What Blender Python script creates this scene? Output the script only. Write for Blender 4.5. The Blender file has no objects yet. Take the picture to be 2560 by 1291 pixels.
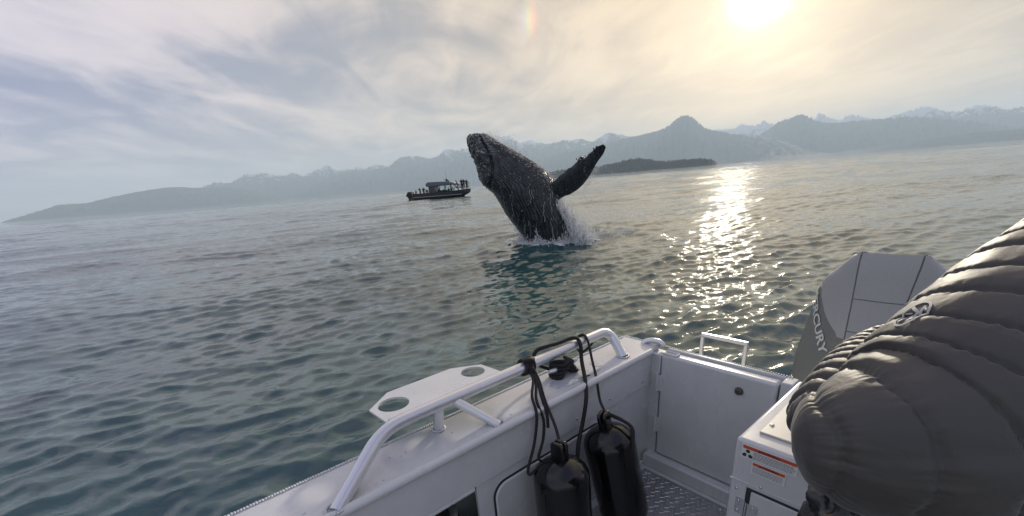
import bpy, bmesh, math, random
import numpy as np
from mathutils import Vector, Matrix, noise as mnoise

R = math.radians
sc = bpy.context.scene
col = sc.collection

# ------------------------------------------------------------------ camera
CAM_H = 1.85
pitch, roll = R(22.68), R(4.69)
cam_d = bpy.data.cameras.new('camera')
cam_d.sensor_width = 36.0
cam_d.lens = 36.0 * 1066.0 / 2560.0
cam_d.shift_y = (900.0 - 645.5) / 2560.0
cam_d.clip_start = 0.02
cam_d.clip_end = 60000.0
cam = bpy.data.objects.new('camera', cam_d)
col.objects.link(cam)
fwd = Vector((0, math.cos(pitch), -math.sin(pitch)))
rt0 = Vector((1, 0, 0))
up0 = Vector((0, math.sin(pitch), math.cos(pitch)))
rt = rt0 * math.cos(roll) - up0 * math.sin(roll)
up = rt0 * math.sin(roll) + up0 * math.cos(roll)
m = Matrix((rt, up, -fwd)).transposed().to_4x4()
m.translation = (0, 0, CAM_H)
cam.matrix_world = m
sc.camera = cam

# ------------------------------------------------------------------ sky and sun
SUN_AZ, SUN_EL = 27.9, 14.9           # azimuth clockwise from +Y
sd = Vector((math.sin(R(SUN_AZ)) * math.cos(R(SUN_EL)), math.cos(R(SUN_AZ)) * math.cos(R(SUN_EL)), math.sin(R(SUN_EL))))
world = bpy.data.worlds.new('World')
sc.world = world
world.use_nodes = True
nt = world.node_tree
nt.nodes.clear()
N = nt.nodes.new
L = nt.links.new


def val(v):
    n = N('ShaderNodeValue'); n.outputs[0].default_value = v; return n.outputs[0]


def mth(op, a, b=None, c=None, clamp=False):
    n = N('ShaderNodeMath'); n.operation = op; n.use_clamp = clamp
    for i, s in enumerate((a, b, c)):
        if s is None: continue
        if isinstance(s, (int, float)): n.inputs[i].default_value = s
        else: L(s, n.inputs[i])
    return n.outputs[0]


def vmth(op, a, b=None):
    n = N('ShaderNodeVectorMath'); n.operation = op
    for i, s in enumerate((a, b)):
        if s is None: continue
        if isinstance(s, (tuple, Vector)): n.inputs[i].default_value = tuple(s)
        else: L(s, n.inputs[i])
    return n


def ramp(fac, stops, interp='LINEAR'):
    n = N('ShaderNodeValToRGB'); n.color_ramp.interpolation = interp
    e = n.color_ramp.elements
    while len(e) < len(stops): e.new(0.5)
    for el, (p, c) in zip(e, stops):
        el.position = p; el.color = (*c, 1) if len(c) == 3 else c
    L(fac, n.inputs[0]); return n.outputs[0]


def mixc(fac, a, b, mode='MIX'):
    n = N('ShaderNodeMix'); n.data_type = 'RGBA'; n.blend_type = mode; n.clamp_factor = True
    for i, s in zip((0, 6, 7), (fac, a, b)):
        if isinstance(s, (int, float)): n.inputs[i].default_value = s
        elif isinstance(s, tuple): n.inputs[i].default_value = (*s, 1)
        else: L(s, n.inputs[i])
    return n.outputs[2]


SKY_STRENGTH = 0.1
geo = N('ShaderNodeTexCoord')
dirv = vmth('NORMALIZE', geo.outputs['Generated']).outputs[0]
sky = N('ShaderNodeTexSky')
sky.sky_type = 'NISHITA'; sky.sun_disc = False
sky.sun_elevation = R(SUN_EL); sky.sun_rotation = R(SUN_AZ)
sky.air_density = 1.0; sky.dust_density = 2.0; sky.ozone_density = 1.5
sep = N('ShaderNodeSeparateXYZ'); L(dirv, sep.inputs[0])
cosang = vmth('DOT_PRODUCT', dirv, sd).outputs['Value']
ang = mth('MULTIPLY', mth('ARCCOSINE', mth('MINIMUM', mth('MAXIMUM', cosang, -1.0), 1.0)), 1.0 / math.pi)  # 0..1 = 0..180 deg
# thin high cloud veil: brighter and warmer towards the sun (forward scattering)
veil_hi = ramp(ang, [(0.0, (0.70, 0.55, 0.34)), (0.06, (0.66, 0.49, 0.29)), (0.12, (0.67, 0.51, 0.34)), (0.22, (0.65, 0.525, 0.43)), (0.33, (0.62, 0.53, 0.545)), (0.45, (0.585, 0.53, 0.63)), (0.6, (0.53, 0.52, 0.585)), (1.0, (0.51, 0.515, 0.56))])
veil_lo = ramp(ang, [(0.0, (0.46, 0.35, 0.22)), (0.06, (0.36, 0.26, 0.165)), (0.12, (0.30, 0.235, 0.18)), (0.22, (0.235, 0.222, 0.24)), (0.33, (0.20, 0.205, 0.305)), (0.42, (0.135, 0.155, 0.335)), (0.6, (0.25, 0.27, 0.365)), (1.0, (0.28, 0.30, 0.375))])
# streaks: parallel bands of cirrus projected on a high plane
den = mth('ADD', mth('MAXIMUM', sep.outputs[2], 0.0), 0.09)
px = mth('DIVIDE', sep.outputs[0], den)
py = mth('DIVIDE', sep.outputs[1], den)
cmb = N('ShaderNodeCombineXYZ'); L(px, cmb.inputs[0]); L(py, cmb.inputs[1])
rot = N('ShaderNodeMapping'); rot.vector_type = 'POINT'; rot.inputs['Rotation'].default_value = (0, 0, R(-3)); L(cmb.outputs[0], rot.inputs[0])


def fbm(scale_xyz, scale, detail, rough, dist, off):
    mp = N('ShaderNodeMapping'); mp.inputs['Scale'].default_value = scale_xyz; mp.inputs['Location'].default_value = off
    L(rot.outputs[0], mp.inputs[0])
    n = N('ShaderNodeTexNoise'); n.inputs['Scale'].default_value = scale; n.inputs['Detail'].default_value = detail
    n.inputs['Roughness'].default_value = rough; n.inputs['Distortion'].default_value = dist
    L(mp.outputs[0], n.inputs['Vector']); return n.outputs[0]


n1 = fbm((1.0, 0.70, 1), 0.95, 6, 0.54, 0.9, (3.1, 1.7, 0))
n2 = fbm((1.3, 0.50, 1), 2.4, 7, 0.58, 0.9, (7.3, 4.2, 0))
n3 = fbm((1.0, 0.6, 1), 0.55, 4, 0.5, 0.2, (12.1, 3.3, 0))
cl = mth('ADD', mth('ADD', mth('MULTIPLY', n1, 0.52), mth('MULTIPLY', n2, 0.30)), mth('MULTIPLY', n3, 0.33))
clf = N('ShaderNodeMapRange'); clf.interpolation_type = 'SMOOTHSTEP'
clf.inputs['From Min'].default_value = 0.46; clf.inputs['From Max'].default_value = 0.69
L(cl, clf.inputs[0])
veil = mixc(clf.outputs[0], veil_lo, veil_hi)
# near the horizon the long sight line evens the veil out
hz = mth('POWER', mth('SUBTRACT', 1.0, mth('MINIMUM', mth('MAXIMUM', sep.outputs[2], 0.0), 1.0)), 14.0)
low = ramp(ang, [(0.0, (0.62, 0.48, 0.31)), (0.12, (0.58, 0.45, 0.32)), (0.25, (0.58, 0.46, 0.40)), (0.4, (0.55, 0.455, 0.48)), (0.52, (0.51, 0.435, 0.54)), (1.0, (0.46, 0.45, 0.52))])
veil = mixc(mth('MULTIPLY', hz, 0.8), veil, low)
# sun glow through the veil (the disc itself is washed out by it)
g1 = mth('MULTIPLY', mth('EXPONENT', mth('MULTIPLY', mth('POWER', mth('MULTIPLY', ang, 180.0 / 1.85), 2.0), -1.0)), 3.5)
g2 = mth('MULTIPLY', mth('EXPONENT', mth('MULTIPLY', mth('MULTIPLY', ang, 180.0 / 5.0), -1.0)), 0.10)
glow = N('ShaderNodeVectorMath'); glow.operation = 'SCALE'; glow.inputs[0].default_value = (1.0, 0.93, 0.72); L(mth('ADD', g1, g2), glow.inputs['Scale'])
# parhelion 22 degrees from the sun
dog = Vector((math.sin(R(5.0)) * math.cos(R(15.6)), math.cos(R(5.0)) * math.cos(R(15.6)), math.sin(R(15.6))))
dd = vmth('SUBTRACT', dirv, dog).outputs[0]
dsep = N('ShaderNodeSeparateXYZ'); L(dd, dsep.inputs[0])


def dogband(off, wx, wz, amp):
    a = mth('POWER', mth('DIVIDE', mth('SUBTRACT', dsep.outputs[0], off), wx), 2.0)
    b = mth('POWER', mth('DIVIDE', dsep.outputs[2], wz), 2.0)
    return mth('MULTIPLY', mth('EXPONENT', mth('MULTIPLY', mth('ADD', a, b), -1.0)), amp)


dc = N('ShaderNodeCombineXYZ')
L(dogband(0.004, 0.008, 0.024, 0.30), dc.inputs[0]); L(dogband(-0.003, 0.008, 0.022, 0.17), dc.inputs[1]); L(dogband(-0.012, 0.010, 0.020, 0.10), dc.inputs[2])
nis = N('ShaderNodeVectorMath'); nis.operation = 'SCALE'; nis.inputs['Scale'].default_value = SKY_STRENGTH; L(sky.outputs[0], nis.inputs[0])
base = mixc(0.90, nis.outputs[0], veil)
tot = vmth('ADD', vmth('ADD', base, glow.outputs[0]).outputs[0], dc.outputs[0]).outputs[0]
sca = N('ShaderNodeVectorMath'); sca.operation = 'SCALE'; sca.inputs['Scale'].default_value = 1.0 / SKY_STRENGTH; L(tot, sca.inputs[0])
bg = N('ShaderNodeBackground'); bg.inputs['Strength'].default_value = SKY_STRENGTH; L(sca.outputs[0], bg.inputs[0])
wo = N('ShaderNodeOutputWorld'); L(bg.outputs[0], wo.inputs[0])

sun_d = bpy.data.lights.new('sun', 'SUN')
sun_d.energy = 3.0; sun_d.angle = R(2.2); sun_d.color = (1.0, 0.90, 0.72)
sun = bpy.data.objects.new('sun', sun_d)
col.objects.link(sun)
sun.rotation_euler = (-sd).to_track_quat('-Z', 'Y').to_euler()
sun.location = (0, 0, 50)

sc.view_settings.view_transform = 'Standard'
sc.view_settings.look = 'None'
sc.view_settings.exposure = 0.6
sc.view_settings.gamma = 1.0
sc.view_settings.use_curve_mapping = False
sc.cycles.use_denoising = True
sc.cycles.max_bounces = 8
sc.cycles.volume_bounces = 1
sc.cycles.sample_clamp_indirect = 6.0
sc.cycles.sample_clamp_direct = 12.0
sc.cycles.caustics_reflective = False
sc.cycles.caustics_refractive = False

# ------------------------------------------------------------------ helpers
rng = random.Random(7)
nrng = np.random.default_rng(11)


def mesh_obj(name, verts, faces, mat, parent=None, smooth=True, mats=None, fmat=None):
    me = bpy.data.meshes.new(name)
    me.from_pydata([tuple(v) for v in verts], [], [tuple(f) for f in faces])
    if mats:
        for mm in mats: me.materials.append(mm)
        if fmat is not None: me.polygons.foreach_set('material_index', fmat)
    elif mat: me.materials.append(mat)
    if smooth is True:
        me.polygons.foreach_set('use_smooth', [True] * len(me.polygons))
    me.update()
    o = bpy.data.objects.new(name, me)
    col.objects.link(o)
    if parent: o.parent = parent
    if smooth == 'auto': auto_smooth(o)
    return o


def auto_smooth(o, deg=35):
    bm = bmesh.new(); bm.from_mesh(o.data)
    for f in bm.faces: f.smooth = True
    for e in bm.edges:
        if len(e.link_faces) == 2 and e.calc_face_angle(0) > R(deg): e.smooth = False
    bm.to_mesh(o.data); bm.free()


def bevel(o, w, seg=2, deg=40):
    md = o.modifiers.new('bevel', 'BEVEL'); md.width = w; md.segments = seg; md.limit_method = 'ANGLE'; md.angle_limit = R(deg)
    return o


def tag(o, label=None, cat=None, group=None, kind=None):
    if label: o['label'] = label
    if cat: o['category'] = cat
    if group: o['group'] = group
    if kind: o['kind'] = kind
    return o


def empty(name, loc=(0, 0, 0), rz=0.0, parent=None):
    o = bpy.data.objects.new(name, None); col.objects.link(o)
    o.location = loc; o.rotation_euler = (0, 0, rz); o.empty_display_size = 0.1
    if parent: o.parent = parent
    return o


class MB:
    """collects shapes that belong to one mesh"""
    def __init__(self): self.v = []; self.f = []

    def add(self, vs, fs):
        n = len(self.v); self.v += [tuple(v) for v in vs]; self.f += [tuple(i + n for i in f) for f in fs]; return self

    def box(self, c, s, rz=0.0, ry=0.0, rx=0.0):
        M = Matrix.Rotation(rz, 3, 'Z') @ Matrix.Rotation(ry, 3, 'Y') @ Matrix.Rotation(rx, 3, 'X')
        vs = [Vector(c) + M @ Vector((x * s[0] / 2, y * s[1] / 2, z * s[2] / 2)) for x in (-1, 1) for y in (-1, 1) for z in (-1, 1)]
        return self.add(vs, [(0, 1, 3, 2), (4, 6, 7, 5), (0, 4, 5, 1), (2, 3, 7, 6), (0, 2, 6, 4), (1, 5, 7, 3)])

    def hexa(self, p8):
        """bottom 4 (ccw) then top 4"""
        return self.add(p8, [(3, 2, 1, 0), (4, 5, 6, 7), (0, 1, 5, 4), (1, 2, 6, 5), (2, 3, 7, 6), (3, 0, 4, 7)])

    def prism(self, poly, d):
        """poly: list of 3d points, extruded by vector d"""
        n = len(poly); d = Vector(d); a = [Vector(p) for p in poly]
        return self.add(a + [p + d for p in a], [tuple(range(n - 1, -1, -1)), tuple(range(n, 2 * n))] + [(i, (i + 1) % n, n + (i + 1) % n, n + i) for i in range(n)])

    def tube(self, path, r, n=10, caps=True, sy=1.0):
        P = [Vector(p) for p in path]; k = len(P)
        rs = r if isinstance(r, (list, tuple)) else [r] * k
        T = [(P[min(i + 1, k - 1)] - P[max(i - 1, 0)]).normalized() for i in range(k)]
        ref = Vector((0, 0, 1)) if abs(T[0].z) < 0.9 else Vector((1, 0, 0))
        u = T[0].cross(ref).normalized(); vs = []
        for i in range(k):
            u = (u - T[i] * u.dot(T[i])).normalized(); w = T[i].cross(u)
            for j in range(n):
                a = 2 * math.pi * j / n
                vs.append(P[i] + u * (math.cos(a) * rs[i]) + w * (math.sin(a) * rs[i] * sy))
        fs = [(i * n + j, i * n + (j + 1) % n, (i + 1) * n + (j + 1) % n, (i + 1) * n + j) for i in range(k - 1) for j in range(n)]
        if caps: fs += [tuple(range(n - 1, -1, -1)), tuple(range((k - 1) * n, k * n))]
        return self.add(vs, fs)

    def lathe(self, prof, n=24, c=(0, 0, 0), M=None):
        vs = []; k = len(prof)
        for r, z in prof:
            for j in range(n):
                a = 2 * math.pi * j / n; p = Vector((r * math.cos(a), r * math.sin(a), z))
                vs.append(Vector(c) + (M @ p if M else p))
        fs = [(i * n + j, i * n + (j + 1) % n, (i + 1) * n + (j + 1) % n, (i + 1) * n + j) for i in range(k - 1) for j in range(n)]
        fs += [tuple(range(n - 1, -1, -1)), tuple(range((k - 1) * n, k * n))]
        return self.add(vs, fs)

    def ball(self, c, r, n=8, k=6, M=None):
        r = (r, r, r) if isinstance(r, (int, float)) else r
        vs = []
        for i in range(1, k):
            t = math.pi * i / k
            for j in range(n):
                a = 2 * math.pi * j / n
                p = Vector((r[0] * math.sin(t) * math.cos(a), r[1] * math.sin(t) * math.sin(a), r[2] * math.cos(t)))
                vs.append(Vector(c) + (M @ p if M else p))
        pt, pb = Vector((0, 0, r[2])), Vector((0, 0, -r[2]))
        vs += [Vector(c) + (M @ pt if M else pt), Vector(c) + (M @ pb if M else pb)]
        fs = [(i * n + j, (i + 1) * n + j, (i + 1) * n + (j + 1) % n, i * n + (j + 1) % n) for i in range(k - 2) for j in range(n)]
        t, b = len(vs) - 2, len(vs) - 1
        fs += [(t, j, (j + 1) % n) for j in range(n)] + [(b, (k - 2) * n + (j + 1) % n, (k - 2) * n + j) for j in range(n)]
        return self.add(vs, fs)

    def build(self, name, mat, parent=None, smooth='auto', **kw):
        return mesh_obj(name, self.v, self.f, mat, parent, smooth, **kw)


def spline(pts, per=8):
    """Catmull-Rom through pts"""
    P = [Vector(p) for p in pts]; out = []
    for i in range(len(P) - 1):
        p0, p1, p2, p3 = P[max(i - 1, 0)], P[i], P[i + 1], P[min(i + 2, len(P) - 1)]
        for s in range(per):
            t = s / per
            out.append(0.5 * ((2 * p1) + (p2 - p0) * t + (2 * p0 - 5 * p1 + 4 * p2 - p3) * t * t + (3 * p1 - p0 - 3 * p2 + p3) * t ** 3))
    out.append(P[-1]); return out


def fillet(pts, rad, per=6):
    """polyline with rounded corners"""
    P = [Vector(p) for p in pts]; out = [P[0]]
    for i in range(1, len(P) - 1):
        a, b, c = P[i - 1], P[i], P[i + 1]
        d1, d2 = (a - b), (c - b); r = min(rad, d1.length * .49, d2.length * .49)
        s, e = b + d1.normalized() * r, b + d2.normalized() * r
        for k in range(per + 1):
            t = k / per; out.append((1 - t) ** 2 * s + 2 * t * (1 - t) * b + t * t * e)
    out.append(P[-1]); return out


class Mat:
    """small node-material builder"""
    def __init__(self, name, base=(0.5, 0.5, 0.5), rough=0.5, metal=0.0, **kw):
        self.m = bpy.data.materials.new(name); self.m.use_nodes = True
        self.t = self.m.node_tree; self.b = self.t.nodes['Principled BSDF']
        self.b.inputs['Base Color'].default_value = (*base, 1); self.b.inputs['Roughness'].default_value = rough
        self.b.inputs['Metallic'].default_value = metal
        for k, v in kw.items(): self.b.inputs[k].default_value = v
        self.tc = None

    def coord(self, kind='Object'):
        if not self.tc: self.tc = self.t.nodes.new('ShaderNodeTexCoord')
        return self.tc.outputs[kind]

    def noise(self, scale, detail=4, rough=0.55, sxyz=(1, 1, 1), dist=0.0, kind='Object'):
        mp = self.t.nodes.new('ShaderNodeMapping'); mp.inputs['Scale'].default_value = sxyz
        self.t.links.new(self.coord(kind), mp.inputs[0])
        n = self.t.nodes.new('ShaderNodeTexNoise'); n.inputs['Scale'].default_value = scale; n.inputs['Detail'].default_value = detail
        n.inputs['Roughness'].default_value = rough; n.inputs['Distortion'].default_value = dist
        self.t.links.new(mp.outputs[0], n.inputs['Vector']); return n.outputs[0]

    def ramp(self, fac, stops):
        n = self.t.nodes.new('ShaderNodeValToRGB'); e = n.color_ramp.elements
        while len(e) < len(stops): e.new(0.5)
        for el, (p, c) in zip(e, stops):
            c = (c, c, c) if isinstance(c, (int, float)) else c
            el.position = p; el.color = (*c, 1)
        self.t.links.new(fac, n.inputs[0]); return n.outputs[0]

    def math(self, op, a, b=None, clamp=False):
        n = self.t.nodes.new('ShaderNodeMath'); n.operation = op; n.use_clamp = clamp
        for i, s in enumerate((a, b)):
            if s is None: continue
            if isinstance(s, (int, float)): n.inputs[i].default_value = s
            else: self.t.links.new(s, n.inputs[i])
        return n.outputs[0]

    def mix(self, fac, a, b):
        n = self.t.nodes.new('ShaderNodeMix'); n.data_type = 'RGBA'
        for i, s in zip((0, 6, 7), (fac, a, b)):
            if isinstance(s, (int, float)): n.inputs[i].default_value = s
            elif isinstance(s, tuple): n.inputs[i].default_value = (*s, 1)
            else: self.t.links.new(s, n.inputs[i])
        return n.outputs[2]

    def set(self, sock, link): self.t.links.new(link, self.b.inputs[sock]); return self

    def bump(self, h, strength=0.3, dist=0.01, prev=None):
        n = self.t.nodes.new('ShaderNodeBump'); n.inputs['Strength'].default_value = strength; n.inputs['Distance'].default_value = dist
        self.t.links.new(h, n.inputs['Height'])
        if prev: self.t.links.new(prev, n.inputs['Normal'])
        self.t.links.new(n.outputs[0], self.b.inputs['Normal']); return n.outputs[0]


# ------------------------------------------------------------------ water
WAVE_DIR = R(-24.0)      # the way the chop runs, clockwise from +Y
_w = np.random.default_rng(5)
lam = np.exp(_w.uniform(np.log(0.08), np.log(2.6), 150))
W_TH = WAVE_DIR + _w.normal(0, 0.40, lam.size) * np.where(lam > 1.0, 0.7, np.where(lam < 0.25, 1.35, 1.0))
W_PH = _w.uniform(0, 2 * np.pi, lam.size)
kk = 2 * np.pi / lam
# slope spectrum: most of the steepness between 0.4 and 2 m
slope = 0.165 * np.exp(-0.5 * ((np.log(lam) - np.log(0.27)) / 0.75) ** 2)
slope *= 1.0 / np.sqrt((slope ** 2).sum() / 2) * 0.255
amp = slope / kk
# a gentler longer sea underneath, which still shows far out
lam2 = np.exp(_w.uniform(np.log(1.6), np.log(11.0), 34)); kk2 = 2 * np.pi / lam2; sl2 = np.full(34, 0.075 / np.sqrt(17.0))
W_TH = np.concatenate([W_TH, WAVE_DIR + _w.normal(0.05, 0.38, 34)]); W_PH = np.concatenate([W_PH, _w.uniform(0, 2 * np.pi, 34)])
W_LAM, W_KK, W_AMP = np.concatenate([lam, lam2]), np.concatenate([kk, kk2]), np.concatenate([amp, sl2 / kk2])
WHALE = np.array((1.475, 13.6))


def sea(x, y, dr):
    z = np.zeros_like(x); dx = np.zeros_like(x); dy = np.zeros_like(x)
    for l, t, p, k, a in zip(W_LAM, W_TH, W_PH, W_KK, W_AMP):
        fade = np.clip((l / dr - 0.9) / 1.6, 0, 1)
        fade = fade * fade * (3 - 2 * fade)
        if fade.max() <= 0: continue
        q = k * (x * np.sin(t) + y * np.cos(t)) + p
        s = np.sin(q); c = np.cos(q)
        z += fade * a * c
        dx -= fade * a * s * np.sin(t) * 0.95; dy -= fade * a * s * np.cos(t) * 0.95
    # gust patches: some areas steeper than others
    g = 0.85 + 0.25 * np.sin(0.21 * x + 1.3 * np.sin(0.13 * y)) * np.sin(0.17 * y + 0.6) 
    z, dx, dy = z * g, dx * g, dy * g
    # rings thrown up by the whale
    r = np.hypot(x - WHALE[0], (y - WHALE[1]) * 1.0)
    z += 0.07 * np.exp(-((r - 2.15) / 0.30) ** 2) + 0.10 * np.exp(-((r - 1.05) / 0.35) ** 2) + 0.022 * np.cos((r - 2.15) * 5.5) * np.exp(-((r - 3.1) / 1.1) ** 2)
    return z, dx, dy


def build_water():
    az_f = np.arange(-62, 64.01, 0.15)
    az_b = np.arange(64 + 4, 360 - 62 - 1, 4.0)
    az = np.radians(np.concatenate([az_f, az_b]))
    rs = [0.35]
    while rs[-1] < 20000:
        r = rs[-1]
        rs.append(r + (0.012 + 0.0066 * r if r < 260 else r * 0.05))
    rs[-1] = 20000.0
    rs = np.array(rs)
    A, Rr = np.meshgrid(az, rs)
    x = Rr * np.sin(A); y = Rr * np.cos(A)
    dr = np.gradient(rs)[:, None] * np.ones_like(A)
    back = (np.arange(az.size) >= az_f.size)[None, :] * np.ones_like(A)
    dr = np.where(back > 0, np.maximum(dr, Rr * 0.07), dr)
    z, dx, dy = sea(x, y, dr)
    x2, y2 = x + dx, y + dy
    verts = np.stack([x2, y2, z], -1).reshape(-1, 3)
    n = az.size; k = rs.size
    i = np.arange(k - 1)[:, None] * n; j = np.arange(n)[None, :]; j2 = (j + 1) % n
    faces = np.stack([i + j, i + j2, i + n + j2, i + n + j], -1).reshape(-1, 4)[:, ::-1]
    me = bpy.data.meshes.new('water')
    me.vertices.add(len(verts) + 1)
    verts = np.vstack([verts, [[0, 0, 0]]])
    me.vertices.foreach_set('co', verts.ravel())
    tri = np.stack([np.full(n, len(verts) - 1), np.arange(n), (np.arange(n) + 1) % n], -1)[:, ::-1]
    loops = np.concatenate([faces.ravel(), tri.ravel()])
    me.loops.add(len(loops)); me.loops.foreach_set('vertex_index', loops.astype(np.int32))
    me.polygons.add(len(faces) + n)
    starts = np.concatenate([np.arange(len(faces)) * 4, len(faces) * 4 + np.arange(n) * 3])
    me.polygons.foreach_set('loop_start', starts.astype(np.int32))
    me.update(calc_edges=True); me.validate()
    me.polygons.foreach_set('use_smooth', np.ones(len(me.polygons), bool))
    w = Mat('sea_water', (0.026, 0.078, 0.076), 0.03, 0.0)
    w.b.inputs['IOR'].default_value = 1.72
    pos = w.t.nodes.new('ShaderNodeNewGeometry').outputs['Position']

    def pn(scale, sx, sy, det, rough, rotz):
        mp = w.t.nodes.new('ShaderNodeMapping'); mp.inputs['Rotation'].default_value = (0, 0, rotz); mp.inputs['Scale'].default_value = (sx, sy, 0.0)
        w.t.links.new(pos, mp.inputs[0])
        q = w.t.nodes.new('ShaderNodeTexNoise'); q.inputs['Scale'].default_value = scale; q.inputs['Detail'].default_value = det; q.inputs['Roughness'].default_value = rough
        w.t.links.new(mp.outputs[0], q.inputs['Vector']); return q.outputs[0]
    # capillary ripples everywhere, and further out the chop the mesh no longer resolves
    b1 = w.bump(pn(6.0, 0.5, 1.0, 5, 0.6, R(-22)), 1.0, 0.011)
    ln = w.t.nodes.new('ShaderNodeVectorMath'); ln.operation = 'LENGTH'; w.t.links.new(pos, ln.inputs[0])
    mr = w.t.nodes.new('ShaderNodeMapRange'); mr.inputs['From Min'].default_value = 8; mr.inputs['From Max'].default_value = 50
    w.t.links.new(ln.outputs['Value'], mr.inputs[0])
    gust = w.ramp(pn(0.045, 0.35, 1.0, 4, 0.6, R(-20)), [(0.35, 0.35), (0.65, 1.0)])
    h2 = w.math('MULTIPLY', w.math('MULTIPLY', pn(1.6, 0.6, 1.0, 5, 0.62, R(-22)), mr.outputs[0]), gust)
    b2 = w.bump(h2, 1.0, 0.14, b1)
    me.materials.append(w.m)
    o = bpy.data.objects.new('water', me); col.objects.link(o)
    tag(o, kind='structure')
    return o


build_water()

# ------------------------------------------------------------------ mountains and islands
RIDGES = {
 'A': [(-49.5, -0.1), (-47.2, 0.0), (-46.69, 0.14), (-45.64, 0.42), (-44.55, 0.7), (-43.27, 1.09), (-42.35, 1.08), (-41.41, 1.06), (-40.05, 1.33), (-38.5, 1.6), (-36.75, 1.84), (-35.27, 1.99), (-34.29, 2.0), (-32.33, 1.75), (-30.22, 1.64), (-28.79, 1.45), (-26.98, 1.08), (-25.53, 0.55), (-24.0, 0.12), (-22.3, -0.1)],
 'B': [(-36, 0.4), (-34, 1.2), (-32.32, 1.78), (-30.77, 2.22), (-29.55, 2.06), (-28.5, 2.5), (-27.85, 2.82), (-26.93, 2.68), (-25.9, 2.9), (-25.03, 2.49), (-24.04, 2.42), (-23.14, 2.74), (-22.35, 2.27), (-21.29, 2.66), (-19.44, 3.3), (-18.49, 2.74), (-17.78, 2.57), (-16.5, 2.74), (-15.38, 2.71), (-13.96, 3.0), (-13.1, 2.73), (-11.46, 2.8), (-9, 2.2), (-6, 1.0)],
 'C': [(-26.5, -0.1), (-25.66, 0.03), (-23.7, 0.36), (-22.11, 1.04), (-20.7, 1.58), (-18.65, 2.2), (-16.55, 2.49), (-14.75, 2.45), (-12.64, 2.7), (-11.62, 3.5), (-10.38, 3.63), (-9.21, 3.6), (-7.95, 3.22), (-6.76, 3.48), (-6.17, 3.96), (-5.67, 4.1), (-4.65, 3.9), (-3.33, 4.03), (-1.71, 4.39), (-0.23, 4.71), (0.99, 5.0), (1.95, 4.97), (2.63, 4.41), (3.14, 4.16), (4.16, 4.38), (5.0, 4.05), (6.19, 3.79), (8.34, 3.95), (10.45, 3.98), (11.66, 3.54), (12.54, 3.97), (13.41, 4.34), (14.36, 4.17), (15.81, 3.75), (17.07, 3.26), (18.85, 2.5), (21, 1.0)],
 'E': [(1.0, 0.3), (4.42, 2.0), (7.82, 2.71), (11.61, 2.99), (14.37, 3.43), (16.17, 3.67), (18.83, 3.98), (20.18, 4.37), (20.85, 4.96), (21.45, 5.24), (21.99, 5.26), (22.54, 5.0), (23.16, 4.4), (23.94, 3.77), (24.85, 3.44), (25.9, 3.13), (27.45, 2.78), (29.04, 2.42), (30.52, 2.03), (32.02, 1.5), (34.2, 0.62), (35.98, 0.09), (37.5, -0.1)],
 'F': [(19, 0.8), (22, 2.4), (23.87, 3.19), (25.04, 3.46), (26.7, 3.35), (27.46, 3.68), (28.11, 3.57), (28.8, 3.42), (29.21, 3.63), (29.62, 3.84), (30.03, 3.5), (30.71, 3.23), (32.47, 3.17), (33.48, 3.22), (34.08, 3.57), (34.35, 3.91), (35.11, 3.44), (36.04, 3.01), (36.37, 3.27), (36.86, 3.48), (37.46, 3.16), (37.81, 3.08), (38.82, 2.75), (39.58, 2.81), (40.3, 2.91), (41.18, 3.17), (42.07, 3.35), (42.91, 3.08), (43.72, 2.71), (44.4, 2.59), (44.83, 2.82), (45.34, 2.95), (45.99, 2.88), (46.5, 2.74), (47.0, 2.47), (47.32, 2.3), (48.2, 2.45), (49.53, 2.11), (51.31, 1.6), (56, 1.2), (60, 0.3)],
 'G': [(26.8, 0.9), (28.29, 2.08), (29.11, 2.45), (29.87, 2.81), (30.69, 3.42), (31.53, 3.68), (32.36, 3.89), (32.96, 3.96), (33.47, 3.68), (33.95, 3.34), (34.83, 3.02), (36.14, 2.79), (37.67, 2.83), (39.46, 2.73), (40.87, 2.71), (42.43, 2.43), (43.89, 2.11), (45.24, 1.78), (46.72, 1.31), (48.61, 0.84), (50.36, 0.48), (53, 0.0)],
 'H': [(31.0, -0.1), (32.92, 0.1), (35.29, 0.22), (37.55, 0.23), (39.63, 0.4), (41.41, 0.52), (43.44, 0.69), (45.47, 0.83), (47.3, 0.8), (48.63, 0.75), (50.31, 0.68), (54, 0.4), (58, -0.1)],
 'I': [(4.4, -0.1), (5.3, 0.30), (6.53, 0.55), (7.52, 0.75), (8.73, 0.7), (10.17, 0.63), (12.41, 0.85), (13.49, 0.98), (14.42, 1.04), (15.34, 1.22), (16.38, 1.26), (17.6, 1.25), (18.41, 1.09), (19.18, 0.82), (19.93, 0.71), (21.14, 0.74), (22.0, 0.75), (23.05, 0.7), (24.23, 0.6), (24.94, 0.45), (25.36, 0.25), (25.75, -0.1)],
}


def land_mat(name, c1, c2, snow, nscale):
    q = Mat(name, c1, 0.9)
    n = q.noise(nscale, 6, 0.6)
    base = q.mix(q.ramp(n, [(0.35, 0.0), (0.65, 1.0)]), c1, c2)
    if snow:
        g = q.t.nodes.new('ShaderNodeSeparateXYZ'); q.t.links.new(q.coord('Object'), g.inputs[0])
        hgt = q.math('DIVIDE', g.outputs[2], snow)
        gul = q.noise(0.0045, 7, 0.7, (1, 1, 0.35))
        msk = q.ramp(q.math('ADD', q.math('MULTIPLY', hgt, 0.42), q.math('MULTIPLY', gul, 0.95)), [(0.865, 0.0), (0.90, 1.0)])
        base = q.mix(msk, base, (0.72, 0.75, 0.78))
    q.set('Base Color', base)
    return q.m


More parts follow.
